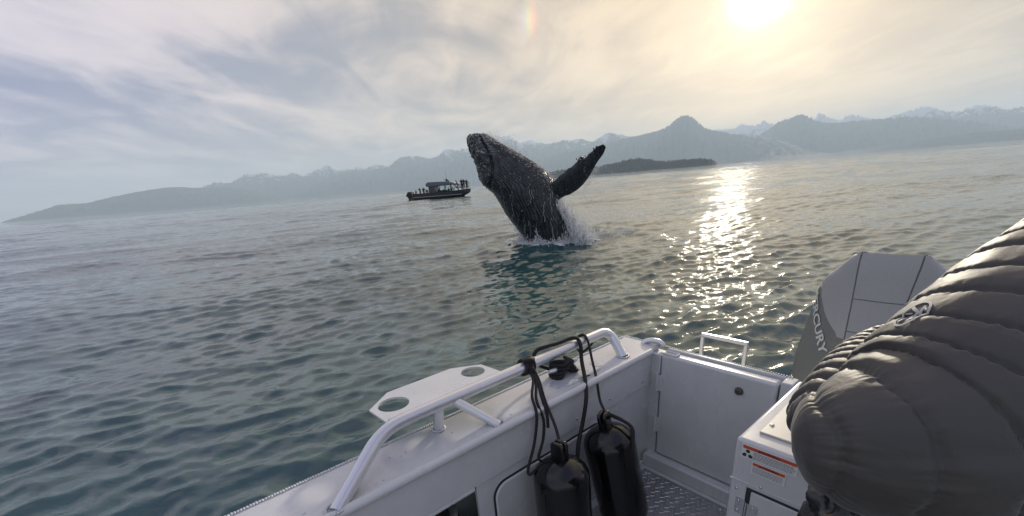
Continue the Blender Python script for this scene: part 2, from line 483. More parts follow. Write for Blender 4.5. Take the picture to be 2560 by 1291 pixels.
def ridge(name, key, dist, depth, mat, rough, jag, seed, step=0.06, spike=0.0):
    tab = np.array(RIDGES[key])
    a = np.arange(tab[0, 0], tab[-1, 0], step)
    el = np.interp(a, tab[:, 0], tab[:, 1])
    H0 = dist * np.tan(np.radians(np.maximum(el, -0.1)))
    nv = 26
    t = np.concatenate([np.linspace(0, 1, 19), 1 + np.linspace(0, 1, 8)[1:]])   # 1 = crest, then the far slope
    verts = []
    for ti in t:
        for ai, h in zip(a, H0):
            if ti <= 1:
                d = dist - depth * (1 - ti); prof = ti ** 1.25
            else:
                d = dist + depth * 0.7 * (ti - 1); prof = 1 - (ti - 1) ** 1.1 * 1.02
            x, y = d * math.sin(R(ai)), d * math.cos(R(ai))
            s = 1.0 / (dist * 0.012)
            nz = mnoise.fractal(Vector((x * s, y * s, seed)), 0.9, 2.1, 5)
            ridged = 1 - abs(mnoise.noise(Vector((x * s * 1.3 + 5, y * s * 1.3, seed + 3)))) * 1.6
            fall = 1 - abs(ti - 1) if ti <= 1 else max(0, 1 - (ti - 1))
            bulge = (1 - abs(2 * min(ti, 1) - 1)) if ti <= 1 else 0.0
            z = h * prof + h * bulge * (0.10 * ridged + 0.26 * nz) * rough
            z += jag * mnoise.fractal(Vector((x * s * 5, y * s * 5, seed + 9)), 0.8, 2.2, 4) * min(1.0, h / 60.0) * (0.35 + 0.65 * fall)
            z += spike * abs(mnoise.noise(Vector((x * 0.09, y * 0.09, seed)))) * min(1.0, max(h, 0) / 20.0) * min(1, ti * 5)
            z = max(z, -6) if ti > 0.02 else -6
            verts.append((x, y, z))
    n = a.size
    faces = [(i * n + j, i * n + j + 1, (i + 1) * n + j + 1, (i + 1) * n + j) for i in range(len(t) - 1) for j in range(n - 1)]
    o = mesh_obj(name, verts, faces, mat, None, True)
    tag(o, kind='structure')
    return o


forest = land_mat('forest_slope', (0.018, 0.030, 0.030), (0.036, 0.050, 0.047), 0, 0.004)
rock_f = land_mat('snowy_far_rock', (0.055, 0.075, 0.08), (0.09, 0.105, 0.11), 780.0, 0.003)
rock_c = land_mat('snowy_rock', (0.045, 0.07, 0.068), (0.08, 0.10, 0.095), 1000.0, 0.003)
rock_e = land_mat('bare_peak_rock', (0.04, 0.062, 0.064), (0.07, 0.09, 0.088), 1650.0, 0.003)
ridge('low_hill', 'A', 13500, 1150, forest, 0.8, 9, 1.0, spike=26.0)
ridge('snowy_mountain_range', 'B', 16000, 2100, rock_f, 1.0, 75, 2.0)
ridge('mountain_range', 'C', 14000, 2600, rock_c, 1.0, 48, 3.0)
ridge('peaked_mountain', 'E', 11500, 2100, rock_e, 0.9, 34, 4.0)
ridge('far_mountain_range', 'F', 17500, 2300, rock_f, 1.0, 60, 5.0)
ridge('mountain', 'G', 14000, 1900, forest, 0.9, 40, 6.0)
ridge('shore_hill', 'H', 11500, 450, forest, 0.6, 6, 7.0)
ridge('wooded_island', 'I', 2700, 140, forest, 0.6, 5, 8.0, step=0.03, spike=16.0)

# ------------------------------------------------------------------ haze
hz_m = bpy.data.materials.new('haze_air'); hz_m.use_nodes = True
ht = hz_m.node_tree; ht.nodes.clear()
pv = ht.nodes.new('ShaderNodeVolumePrincipled')
pv.inputs['Color'].default_value = (0.72, 0.875, 1.0, 1); pv.inputs['Density'].default_value = 8.6e-5; pv.inputs['Anisotropy'].default_value = 0.1
ho = ht.nodes.new('ShaderNodeOutputMaterial'); ht.links.new(pv.outputs[0], ho.inputs['Volume'])
MB().box((0, 0, 706.5), (42400, 42400, 1427)).build('haze', hz_m, smooth=False)
hzo = bpy.data.objects['haze']
hzo['kind'] = 'stuff'

# ------------------------------------------------------------------ materials for boat and gear
def paint_mat(name, base, rough, var=0.06, bumpd=0.0006):
    q = Mat(name, base, rough)
    n = q.noise(6.0, 5, 0.6)
    lo = tuple(c * (1 - var) for c in base); hi = tuple(min(1, c * (1 + var)) for c in base)
    smudge = q.noise(2.2, 6, 0.65, (1, 2.2, 1))
    q.set('Base Color', q.mix(q.ramp(n, [(0.3, 0.0), (0.7, 1.0)]), lo, hi))
    q.set('Roughness', q.math('ADD', q.math('MULTIPLY', smudge, 0.35), rough - 0.17))
    q.bump(q.noise(60, 3, 0.6), 0.35, bumpd)
    q.b.inputs['Coat Weight'].default_value = 0.35; q.b.inputs['Coat Roughness'].default_value = 0.12
    return q.m


paint = paint_mat('grey_boat_paint', (0.62, 0.628, 0.635), 0.26)
paint_top = paint
hull_paint = paint_mat('hull_paint', (0.44, 0.455, 0.475), 0.4)
cream = paint_mat('cream_hatch_paint', (0.66, 0.63, 0.55), 0.42)
alu_q = Mat('satin_aluminium', (0.74, 0.745, 0.76), 0.36, 0.75)
alu_q.set('Roughness', alu_q.math('ADD', alu_q.math('MULTIPLY', alu_q.noise(35, 5, 0.6), 0.28), 0.2))
alu_q.bump(alu_q.noise(160, 3, 0.5), 0.25, 0.0006)
alu = alu_q.m
weld = Mat('weld_bead_metal', (0.60, 0.61, 0.63), 0.42, 0.5).m
tread_q = Mat('tread_plate_metal', (0.30, 0.305, 0.315), 0.4, 0.6)
tread_q.set('Base Color', tread_q.ramp(tread_q.noise(9, 6, 0.65), [(0.3, (0.26, 0.265, 0.27)), (0.7, (0.46, 0.465, 0.475))]))
tread_m = tread_q.m
bump_m = Mat('worn_tread_metal', (0.58, 0.58, 0.59), 0.32, 0.8).m
vinyl_q = Mat('black_vinyl', (0.006, 0.006, 0.007), 0.2)
vinyl_q.set('Roughness', vinyl_q.math('ADD', vinyl_q.math('MULTIPLY', vinyl_q.noise(14, 6, 0.7), 0.26), 0.03))
vinyl = vinyl_q.m
rope_q = Mat('black_rope', (0.014, 0.014, 0.016), 0.75)
rope_q.bump(rope_q.noise(420, 2, 0.5), 0.8, 0.002)
rope_m = rope_q.m
rubber = Mat('black_rubber', (0.02, 0.02, 0.022), 0.5).m
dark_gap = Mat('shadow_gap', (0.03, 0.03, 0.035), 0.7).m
steel = Mat('stainless_steel', (0.7, 0.7, 0.7), 0.22, 1.0).m
sticker_w = Mat('sticker_white', (0.78, 0.78, 0.77), 0.4).m
sticker_r = Mat('sticker_red', (0.62, 0.09, 0.035), 0.4).m
sticker_k = Mat('sticker_ink', (0.03, 0.03, 0.035), 0.5).m


def text_mesh(txt, size, bold=0.0, align='CENTER'):
    cu = bpy.data.curves.new('lettering', 'FONT'); cu.body = txt; cu.size = size; cu.align_x = align; cu.align_y = 'CENTER'; cu.offset = bold
    cu.resolution_u = 3
    o = bpy.data.objects.new('lettering', cu); col.objects.link(o)
    dg = bpy.context.evaluated_depsgraph_get()
    me = bpy.data.meshes.new_from_object(o.evaluated_get(dg))
    vs = [v.co.copy() for v in me.vertices]; fs = [tuple(p.vertices) for p in me.polygons]
    bpy.data.objects.remove(o); bpy.data.curves.remove(cu); bpy.data.meshes.remove(me)
    return vs, fs


# ------------------------------------------------------------------ the boat we stand on
# local axes: x aft along the side deck, y outboard (so inboard is negative), z up from the water
BO = (0.6447, 1.7902, 0.0); BRZ = R(39.0)
boat = empty('charter_boat', BO, BRZ)
tag(boat, 'pale grey aluminium boat in the foreground with rail, stern door and motor well', 'boat')


def P(u, v, z): return (u, -v, z)


def bx(u0, u1, v0, v1, z0, z1, mb=None):
    mb = mb or MB()
    return mb.box(((u0 + u1) / 2, -(v0 + v1) / 2, (z0 + z1) / 2), (abs(u1 - u0), abs(v1 - v0), abs(z1 - z0)))


G = 1.10
UF = -3.4            # forward end of what is built
# outer shell: starboard/port sides, bottom, bow bulkhead
mb = MB()
def side_prof(s):   # v positions of one side for s=-1 (near side in view) / far side
    return [(-0.205, G - 0.004), (-0.215, 0.75), (-0.20, 0.35), (-0.12, 0.0), (0.02, -0.28)] if s < 0 else [(2.205, G - 0.004), (2.215, 0.75), (2.20, 0.35), (2.12, 0.0), (1.98, -0.28)]
ring = side_prof(-1) + side_prof(1)[::-1]
vs = []
for u in (UF, UF + 0.8, -1.2, 0.072):
    vs += [P(u, v, z) for v, z in ring]
n = len(ring)
fs = [(i * n + j, (i + 1) * n + j, (i + 1) * n + j + 1, i * n + j + 1) for i in range(3) for j in range(n - 1)]
fs += [tuple(range(n))]
mb.add(vs, fs); mb.build('hull', hull_paint, boat)
# side decks (gunwales)
g1 = bevel(bx(UF, 0.066, -0.203, -0.004, G - 0.02, G).build('gunwale', paint_top, boat), 0.005)
g2 = bevel(bx(UF, 0.066, 2.004, 2.203, G - 0.02, G).build('gunwale', paint_top, boat), 0.005)
for vv in (0.002, 1.998):
    mb = MB(); mb.tube([P(UF, vv, G - 0.008), P(-1.7, vv, G - 0.008), P(-0.9, vv, G - 0.008), P(-0.02, vv, G - 0.008)], 0.0155, 14); mb.build('gunwale_tube', paint_top, boat)


def bead(path0, path1, pitch, r, name='weld_bead', parent=boat, nrm=(0, 0, 1)):
    """stack-of-coins weld between two points"""
    a, b = Vector(path0), Vector(path1); L_ = (b - a).length; k = int(L_ / pitch); d = (b - a).normalized()
    ang0 = math.atan2(d.y, d.x); mb = MB()
    for i in range(k):
        p = a + d * (i * pitch) + Vector((rng.uniform(-.0006, .0006), rng.uniform(-.0008, .0008), 0))
        M = Matrix.Rotation(ang0, 3, 'Z') @ Matrix.Rotation(-0.55, 3, 'Y')
        mb.ball(p, (r * 0.55, r * rng.uniform(0.9, 1.15), r * 0.5), 7, 4, M)
    o = mb.build(name, weld, parent, smooth=True); o['kind'] = 'stuff'; return o


bead(P(-1.95, -0.196, G + 0.001), P(0.05, -0.196, G + 0.001), 0.0075, 0.0075)
# inner wall: upper panel, seam, lower panel with a pocket and a locker lid
bx(UF, 0.0, -0.012, -0.004, 0.925, G - 0.012).build('side_panel', paint, boat)
mb = MB(); bx(-1.02, 0.0, -0.020, -0.009, 0.50, 0.925, mb); bx(UF, -1.02, -0.020, -0.009, 0.50, 0.70, mb); bx(UF, -1.75, -0.020, -0.009, 0.70, 0.925, mb)
mb.build('lower_side_panel', paint, boat)
bead(P(-1.0, -0.006, 0.926), P(-0.02, -0.006, 0.926), 0.012, 0.0045, nrm=(0, -1, 0))
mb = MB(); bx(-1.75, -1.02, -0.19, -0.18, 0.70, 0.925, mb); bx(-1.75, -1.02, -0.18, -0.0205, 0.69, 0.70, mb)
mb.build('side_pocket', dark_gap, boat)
mb = MB(); mb.tube([P(-1.75, -0.012, 0.915), P(-1.03, -0.012, 0.915)], 0.010, 10); mb.build('pocket_lip', paint, boat)
mb = MB(); mb.tube(fillet([P(-1.7, -0.05, 0.80), P(-1.09, -0.05, 0.80), P(-1.06, -0.14, 0.80)], 0.05), 0.014, 10); mb.build('pocket_bar', alu, boat)
mb = MB(); mb.lathe([(0.0, 0.0), (0.045, 0.0), (0.05, 0.01), (0.05, 0.13), (0.03, 0.16), (0.0, 0.165)], 18, P(-1.2, -0.10, 0.70)); mb.build('pocket_bottle', rubber, boat)


def rounded(u0, u1, z0, z1, r, k=6):
    out = []
    for cu, cz, a0 in ((u1 - r, z1 - r, 0), (u0 + r, z1 - r, 90), (u0 + r, z0 + r, 180), (u1 - r, z0 + r, 270)):
        for i in range(k + 1):
            a = R(a0 + 90 * i / k); out.append((cu + r * math.cos(a), cz + r * math.sin(a)))
    return out


def wall_plate(name, u0, u1, z0, z1, r, v, th, mat, bev=0.003):
    mb = MB(); mb.prism([P(u, v, z) for u, z in rounded(u0, u1, z0, z1, r)], (0, -th, 0)); o = mb.build(name, mat, boat); bevel(o, bev); return o


wall_plate('locker_gap', -0.958, -0.352, 0.585, 0.886, 0.06, -0.0085, 0.0015, dark_gap, 0.0005)
lk = wall_plate('locker_lid', -0.952, -0.358, 0.591, 0.880, 0.055, -0.0065, 0.010, paint, 0.004)
for (u, z) in ((-0.31, 0.965), (-0.07, 0.955), (-0.52, 0.96)):
    mb = MB(); mb.ball(P(u, -0.003, z), (0.006, 0.003, 0.006), 10, 6); mb.build('rivet', steel, boat)
# rail
mb = MB(); mb.tube(fillet([P(-1.449, -0.008, 1.095), P(-1.245, -0.128, 1.197), P(-0.135, -0.146, 1.199), P(-0.158, -0.05, 1.096)], 0.075, 9), 0.0205, 18); mb.build('grab_rail', alu, boat)
mb = MB(); mb.tube([P(-1.052, -0.146, 1.095), P(-1.046, -0.134, 1.19)], 0.0165, 16); mb.build('rail_post', alu, boat)
mb = MB(); mb.tube([P(-0.893, -0.022, 1.096), P(-0.985, -0.126, 1.188)], 0.0165, 16); mb.build('rail_post', alu, boat)
for (u, v, r) in ((-1.052, -0.146, 0.0175), (-0.893, -0.022, 0.0185), (-1.449, -0.012, 0.0225), (-0.158, -0.05, 0.022)):
    mb = MB(); k = 16
    for i in range(k):
        a = 2 * math.pi * i / k; mb.ball(P(u + r * 1.08 * math.cos(a), v + r * 1.08 * math.sin(a), G + 0.003), (0.006, 0.0055, 0.0045), 6, 4)
    o = mb.build('weld_ring', weld, boat, smooth=True); o['kind'] = 'stuff'
# rod-holder plate with two round holes
def plate_with_holes(name, outline, holes, z, th, mat):
    bm = bmesh.new(); loops = [outline] + [[(cu + r * math.cos(2 * math.pi * i / 28), cv + r * math.sin(2 * math.pi * i / 28)) for i in range(28)] for cu, cv, r in holes]
    ed = []
    for lp in loops:
        vs = [bm.verts.new(P(u, v, z)) for u, v in lp]
        ed += [bm.edges.new((vs[i], vs[(i + 1) % len(vs)])) for i in range(len(vs))]
    bmesh.ops.triangle_fill(bm, use_beauty=True, edges=ed)
    ret = bmesh.ops.extrude_face_region(bm, geom=bm.faces[:])
    bmesh.ops.translate(bm, verts=[g for g in ret['geom'] if isinstance(g, bmesh.types.BMVert)], vec=(0, 0, -th))
    bmesh.ops.recalc_face_normals(bm, faces=bm.faces[:])
    me = bpy.data.meshes.new(name); bm.to_mesh(me); bm.free(); me.materials.append(mat)
    o = bpy.data.objects.new(name, me); col.objects.link(o); o.parent = boat; return o


plate_with_holes('rod_holder_plate', [(-1.216, -0.148), (-1.222, -0.275), (-1.122, -0.352), (-0.855, -0.352), (-0.752, -0.29), (-0.742, -0.15)], [(-1.146, -0.253, 0.052), (-0.815, -0.259, 0.046)], 1.197, 0.007, paint_top)
bead(P(-1.205, -0.158, 1.2), P(-0.745, -0.165, 1.2), 0.0075, 0.0085)
# cleat
cl_o = empty('cleat', P(-0.46, -0.125, G), parent=boat)
mb = MB(); mb.box((-0.022, 0, 0.015), (0.02, 0.025, 0.03)); mb.box((0.022, 0, 0.015), (0.02, 0.025, 0.03)); bevel(mb.build('cleat_foot', alu, cl_o), 0.003)
mb = MB(); mb.tube([(-0.085, 0, 0.038), (-0.06, 0, 0.035), (0, 0, 0.034), (0.06, 0, 0.035), (0.085, 0, 0.038)], [0.006, 0.010, 0.0115, 0.010, 0.006], 12); mb.build('cleat_horn', alu, cl_o)
# water film left on the paint near the cleat
film_q = Mat('wet_film', (0.50, 0.53, 0.575), 0.03); film_q.b.inputs['Coat Weight'].default_value = 1.0; film_q.b.inputs['Coat Roughness'].default_value = 0.02
for (cu, cv, ru, rv, sd_) in ((-0.545, -0.075, 0.030, 0.040, 1), (-0.40, -0.055, 0.065, 0.026, 2), (-0.375, -0.115, 0.030, 0.022, 3), (-0.46, -0.038, 0.045, 0.014, 4), (-0.30, -0.09, 0.022, 0.03, 5)):
    mb = MB(); k = 26; r2 = random.Random(sd_); ph_ = [r2.uniform(0, 6.28) for _ in range(4)]
    pts = []
    for i in range(k):
        a = 2 * math.pi * i / k; q = 1 + sum(0.20 / (j + 1) ** .6 * math.sin((j + 2) * a + ph_[j]) for j in range(4))
        pts.append(P(cu + ru * q * math.cos(a), min(cv + rv * q * math.sin(a), -0.016), G + 0.0003))
    mb.prism(pts, (0, 0, 0.0008)); mb.build('water_puddle', film_q.m, boat)

# stern: transom, door, sill
for q_ in ((0.0, 0.066, -0.203, 0.040, 0.50, G - 0.022), (0.0525, 0.066, 0.0405, 0.5275, 0.2, G - 0.004), (0.0, 0.066, 1.553, 2.2, 0.2, G - 0.022), (0.0, 0.0655, 0.528, 0.567, 0.5, G - 0.003)):
    bevel(bx(*q_).build('transom_panel', paint, boat), 0.004)
bead(P(0.061, 0.03, G - 0.001), P(0.061, 0.56, G - 0.001), 0.009, 0.0055)
bead(P(0.06, -0.19, G + 0.001), P(0.06, 0.02, G + 0.001), 0.009, 0.0055)
mb = MB(); bx(-0.045, 0.066, 0.0, 0.60, 0.49, 0.556, mb); bevel(mb.build('door_sill', paint, boat), 0.006)
door = bevel(bx(-0.008, 0.047, 0.047, 0.522, 0.562, 1.088).build('stern_door', paint, boat), 0.012, 4)
for z in (0.945, 0.725):
    mb = MB(); mb.tube([P(-0.012, 0.036, z - 0.045), P(-0.012, 0.036, z + 0.045)], 0.0075, 12); mb.box(P(-0.003, 0.020, z), (0.006, 0.03, 0.08)); mb.box(P(-0.0095, 0.052, z), (0.004, 0.03, 0.08))
    mb.build('hinge', paint, door)
mb = MB(); mb.lathe([(0.0, 0.014), (0.010, 0.013), (0.0135, 0.008), (0.0135, 0.002), (0.017, 0.0), (0.017, -0.002), (0.0, -0.002)][::-1], 20, P(-0.010, 0.392, 1.018), Matrix.Rotation(R(-90), 3, 'Y')); mb.build('door_knob', Mat('dark_knob', (0.10, 0.095, 0.09), 0.35, 0.4).m, door)
mb = MB(); mb.tube(fillet([P(-0.004, 0.045, 1.0925), P(-0.004, 0.115, 1.0925), P(0.03, 0.115, 1.0925), P(0.03, 0.045, 1.0925)], 0.008), 0.004, 8); mb.build('latch_loop', paint, door)
mb = MB(); mb.tube(spline([P(0.035, -0.075, 1.095), P(0.040, -0.066, 1.108), P(0.05, -0.045, 1.115), P(0.058, -0.015, 1.115), P(0.062, 0.004, 1.107), P(0.064, 0.012, 1.095)], 6), 0.0125, 14); mb.build('stern_handle', alu, boat)
# boarding ladder frame on the swim platform
mb = MB(); bx(0.068, 0.60, -0.1, 0.56, 0.66, 0.70, mb); mb.build('swim_platform', paint, boat)
mb = MB()
mb.box(P(0.25, 0.105, 0.905), (0.017, 0.017, 0.41)); mb.box(P(0.25, 0.300, 0.905), (0.017, 0.017, 0.41)); mb.box(P(0.25, 0.2025, 1.1185), (0.0176, 0.212, 0.0176))
bevel(mb.build('ladder_frame', alu, boat), 0.004)
# motor well box
well = bevel(bx(-0.458, 0.050, 0.568, 1.552, 0.50, G).build('motor_well', paint, boat), 0.012, 4)
hat = bevel(bx(-0.394, 0.004, 0.606, 1.40, G + 0.0005, G + 0.0065).build('well_hatch', cream, well), 0.002)
for (u, v) in ((-0.337, 0.620), (-0.06, 0.620), (-0.37, 0.80), (-0.37, 1.1), (-0.03, 0.85)):
    mb = MB(); mb.ball(P(u, v, G + 0.0065), (0.0075, 0.0075, 0.004), 12, 6); mb.box(P(u, v, G + 0.0105), (0.009, 0.0018, 0.0012), 0.6); mb.build('hatch_bolt', steel, hat)
mb = MB(); mb.tube([P(-0.201 + 0.012 * math.cos(R(a)), 0.640 + 0.012 * math.sin(R(a)), G + 0.007) for a in range(0, 361, 20)], 0.0014, 6, False); mb.build('finger_ring', steel, hat)
bx(-0.4605, -0.4575, 0.568, 1.55, 0.953, 0.958).build('well_ledge', paint, well)
bx(-0.4595, -0.4575, 0.618, 1.36, 0.535, 0.944).build('cabinet_gap', dark_gap, well)
cab = bevel(bx(-0.466, -0.4596, 0.634, 1.352, 0.543, 0.937).build('cabinet_door', paint, well), 0.002)
for z in (0.866, 0.62):
    mb = MB(); mb.tube([P(-0.4665, 0.626, z - 0.03), P(-0.4665, 0.626, z + 0.03)], 0.0048, 10); mb.box(P(-0.4592, 0.607, z), (0.003, 0.028, 0.056)); mb.box(P(-0.4672, 0.645, z), (0.003, 0.028, 0.056))
    for dv in (-0.024, 0.020):
        for dz in (-0.018, 0.018): mb.ball(P(-0.462 if dv < 0 else -0.469, 0.626 + dv, z + dz), 0.0035, 8, 5)
    mb.build('cabinet_hinge', steel, well)
for (v, z) in ((0.590, 0.925), (0.655, 0.963), (0.80, 0.99)):
    mb = MB(); mb.ball(P(-0.459, v, z), (0.003, 0.0045, 0.0045), 10, 6); mb.build('rivet', steel, well)


def warning_label(v0, v1, z0, z1, picto):
    u = -0.4590
    root = bx(u - 0.0006, u + 0.0004, v0, v1, z0, z1).build('warning_label', sticker_w, well, smooth=False)
    root['label'] = 'white warning sticker with a red band and small print' + (' and a lifejacket pictogram' if picto else '')
    h = z1 - z0; band = z1 - 0.004 - h * 0.20
    bx(u - 0.0012, u - 0.0004, v0 + 0.003, v1 - 0.003, band, z1 - 0.003).build('red_band', sticker_r, root, smooth=False)
    # front faces -u; reading direction is +v
    def place(vs, fs, vc, zc, name, mat):
        mesh_obj(name, [P(u - 0.0016, vc + p.x, zc + p.y) for p in vs], [f[::-1] for f in fs], mat, root, smooth=False)
    bh = z1 - 0.003 - band
    vs, fs = text_mesh('WARNING', bh * 1.0, 0.0002)
    vc = (v0 + v1) / 2 + 0.004
    place(vs, fs, vc, band + bh * 0.5, 'lettering', sticker_k)
    a = bh * 0.45
    mesh_obj('warning_triangle', [P(u - 0.0016, vc - bh * 2.9 - a, band + 0.0008), P(u - 0.0016, vc - bh * 2.9 + a, band + 0.0008), P(u - 0.0016, vc - bh * 2.9, band + bh - 0.0008)], [(0, 2, 1)], sticker_k, root, smooth=False)
    left = v0 + 0.004
    if picto:
        left = v0 + 0.036
        mb = MB(); mb.add([P(u - 0.0012, left - 0.002, z0 + 0.002), P(u - 0.0012, left - 0.0014, z0 + 0.002), P(u - 0.0012, left - 0.0014, band), P(u - 0.0012, left - 0.002, band)], [(0, 1, 2, 3)])
        c = v0 + 0.018; zb = z0 + 0.003
        # head, shoulders and life vest
        hd = [P(u - 0.0012, c + 0.006 * math.cos(R(t)), zb + 0.022 + 0.0055 * math.sin(R(t))) for t in range(0, 360, 24)]
        mb.add(hd, [tuple(range(len(hd)))])
        mb.add([P(u - 0.0012, c + x, zb + z) for x, z in ((-0.014, 0.002), (-0.014, 0.010), (-0.008, 0.014), (-0.003, 0.013), (-0.003, 0.002))], [(0, 1, 2, 3, 4)])
        mb.add([P(u - 0.0012, c - x, zb + z) for x, z in ((-0.014, 0.002), (-0.014, 0.010), (-0.008, 0.014), (-0.003, 0.013), (-0.003, 0.002))], [(4, 3, 2, 1, 0)])
        mb.build('pictogram', sticker_k, root, smooth=False)
    mb = MB(); rows = 6 if picto else 5; r2 = random.Random(int(v0 * 1000))
    for i in range(rows):
        z = z0 + 0.004 + (band - z0 - 0.007) * (i + 0.5) / rows; v = left
        while v < v1 - 0.010:
            w = r2.uniform(0.003, 0.009)
            mb.add([P(u - 0.0012, v, z - 0.0007), P(u - 0.0012, min(v + w, v1 - 0.004), z - 0.0007), P(u - 0.0012, min(v + w, v1 - 0.004), z + 0.0007), P(u - 0.0012, v, z + 0.0007)], [(0, 1, 2, 3)]); v += w + 0.0014
    o = mb.build('small_print', sticker_k, root, smooth=False); o['kind'] = 'stuff'


warning_label(0.588, 0.735, 1.043, 1.0885, True)
warning_label(0.621, 0.712, 0.999, 1.040, False)
# deck and tread plate
bx(UF, 0.0, -0.009, 2.0, 0.47, 0.490).build('deck', paint, boat)
bx(-2.6, -0.075, 0.035, 1.95, 0.4903, 0.4985).build('tread_plate', tread_m, boat)
mb = MB(); pit = 0.0245; i = 0; u = -1.15
while u < -0.09:
    j = 0; v = 0.05 + (pit / 2 if i % 2 else 0)
    while v < 1.1:
        a = R(45 if (i + j) % 2 else -45); l, w, h = 0.0135, 0.0034, 0.0030
        ca, sa = math.cos(a), math.sin(a)
        loc = [(-l, 0, 0), (0, -w, 0), (l, 0, 0), (0, w, 0), (-l * .55, 0, h), (l * .55, 0, h)]
        pv_ = [P(u + x * ca - y * sa, v + x * sa + y * ca, 0.4985 + z) for x, y, z in loc]
        mb.add(pv_, [(0, 4, 5, 1), (1, 5, 2), (2, 5, 4, 3), (3, 4, 0), (0, 1, 4)][:4] + [(0, 1, 5, 4)][:0])
        v += pit; j += 1
    u += pit * 0.86; i += 1
o = mb.build('tread_bumps', bump_m, boat, smooth=False); o['kind'] = 'stuff'
for v in (0.06, 0.24, 0.42):
    mb = MB(); mb.ball(P(-0.10, v, 0.4985), (0.006, 0.006, 0.004), 10, 6); mb.build('rivet', steel, boat)
# far side wall (beside the passenger)
bx(UF, 0.0, 2.004, 2.012, 0.49, G - 0.012).build('side_panel', paint, boat)

# ------------------------------------------------------------------ outboard motor
def grain_mat(name, base, rough, amt):
    q = Mat(name, base, rough)
    q.set('Base Color', q.mix(q.ramp(q.noise(260, 3, 0.7), [(0.35, 0.0), (0.65, 1.0)]), tuple(c * (1 - amt) for c in base), tuple(c * (1 + amt) for c in base)))
    q.set('Roughness', q.math('ADD', q.math('MULTIPLY', q.noise(5, 5, 0.6), 0.25), rough - 0.12)); return q.m


cowl_l = grain_mat('cowl_grey', (0.38, 0.38, 0.385), 0.36, 0.08)
cowl_d = grain_mat('cowl_dark', (0.185, 0.187, 0.178), 0.32, 0.25)
motor = empty('outboard_motor', (BO[0], BO[1], 0), BRZ)
tag(motor, 'grey outboard motor with white diagonal lettering behind the puffy sleeve', 'outboard motor')
MV = 0.690
# z, half front panel, front u, half side, side u, rear u
SEC = [(0.90, 0.060, 0.300, 0.270, 0.52, 1.00), (0.95, 0.061, 0.298, 0.276, 0.52, 1.01), (1.05, 0.063, 0.304, 0.272, 0.52, 1.02), (1.20, 0.068, 0.325, 0.248, 0.505, 1.02), (1.32, 0.074, 0.341, 0.228, 0.495, 1.00), (1.41, 0.080, 0.354, 0.208, 0.485, 0.97), (1.455, 0.083, 0.360, 0.166, 0.46, 0.94), (1.49, 0.085, 0.367, 0.120, 0.43, 0.90), (1.512, 0.085, 0.374, 0.086, 0.415, 0.86)]


def sec_at(z):
    zs = [s[0] for s in SEC]; return [float(np.interp(z, zs, [s[i] for s in SEC])) for i in range(1, 6)]


def half_outline(z):
    wm, uf, ws, us, ur = sec_at(z)
    pts = [(0.0, uf - 0.006), (wm * 0.5, uf - 0.0045), (wm, uf)]
    q0 = (wm, uf); q1 = (ws, us)
    pts += [(wm + (ws - wm) * t + 0.014 * math.sin(math.pi * t) * 0.7, uf + (us - uf) * t - 0.014 * math.sin(math.pi * t)) for t in (0.25, 0.5, 0.75)]
    pts += [(ws - 0.004, us - 0.008), (ws, us + 0.012), (ws - 0.004, us + 0.08), (ws * 0.93, us + 0.2), (ws * 0.78, (us + 0.2 + ur) / 2 + 0.03), (ws * 0.55, ur - 0.03), (ws * 0.25, ur), (0.0, ur + 0.005)]
    return pts


def zdrop(u, z): return z - max(0.0, u - 0.40) * 0.42 * min(1.0, max(0.0, (z - 1.28) / 0.2))


def cowl_pt(s, z, side=-1):
    """s metres along the outline from the front centre line; side -1 is towards the door"""
    pts = half_outline(z); d = 0
    for (a0, b0), (a1, b1) in zip(pts, pts[1:]):
        l = math.hypot(a1 - a0, b1 - b0)
        if d + l >= s: 
            t = (s - d) / l
            return (b0 + (b1 - b0) * t, MV + side * (a0 + (a1 - a0) * t))
        d += l
    return (pts[-1][1], MV + side * pts[-1][0])


zs = [0.90, 0.95, 1.0, 1.05, 1.10, 1.15, 1.20, 1.25, 1.30, 1.35, 1.38, 1.41, 1.435, 1.455, 1.475, 1.49, 1.502, 1.512]
# light upper shell / dark lower shell border on the flank: fraction of the front-to-side facet that is light
bz = [0.90, 1.20, 1.24, 1.30, 1.37, 1.41, 1.60]; bt = [0.0, 0.12, 0.36, 0.62, 0.88, 1.0, 1.0]
vl, fl, fmat = [], [], []
for z in zs:
    h = half_outline(z); rg = [(a, b) for a, b in h] + [(-a, b) for a, b in h[-2:0:-1]]
    vl += [P(b, MV - a, zdrop(b, z)) for a, b in rg]
n = len(rg)
for i in range(len(zs) - 1):
    for j in range(n):
        fl.append((i * n + j, i * n + (j + 1) % n, (i + 1) * n + (j + 1) % n, (i + 1) * n + j))
top = len(vl); vl.append(P(0.60, MV, zdrop(0.60, 1.520)))
k = len(zs) - 1
for j in range(n): fl.append((k * n + j, k * n + (j + 1) % n, top))
fl.append(tuple(range(n - 1, -1, -1)))
cowl = mesh_obj('cowl', vl, fl, cowl_d, motor, smooth='auto')
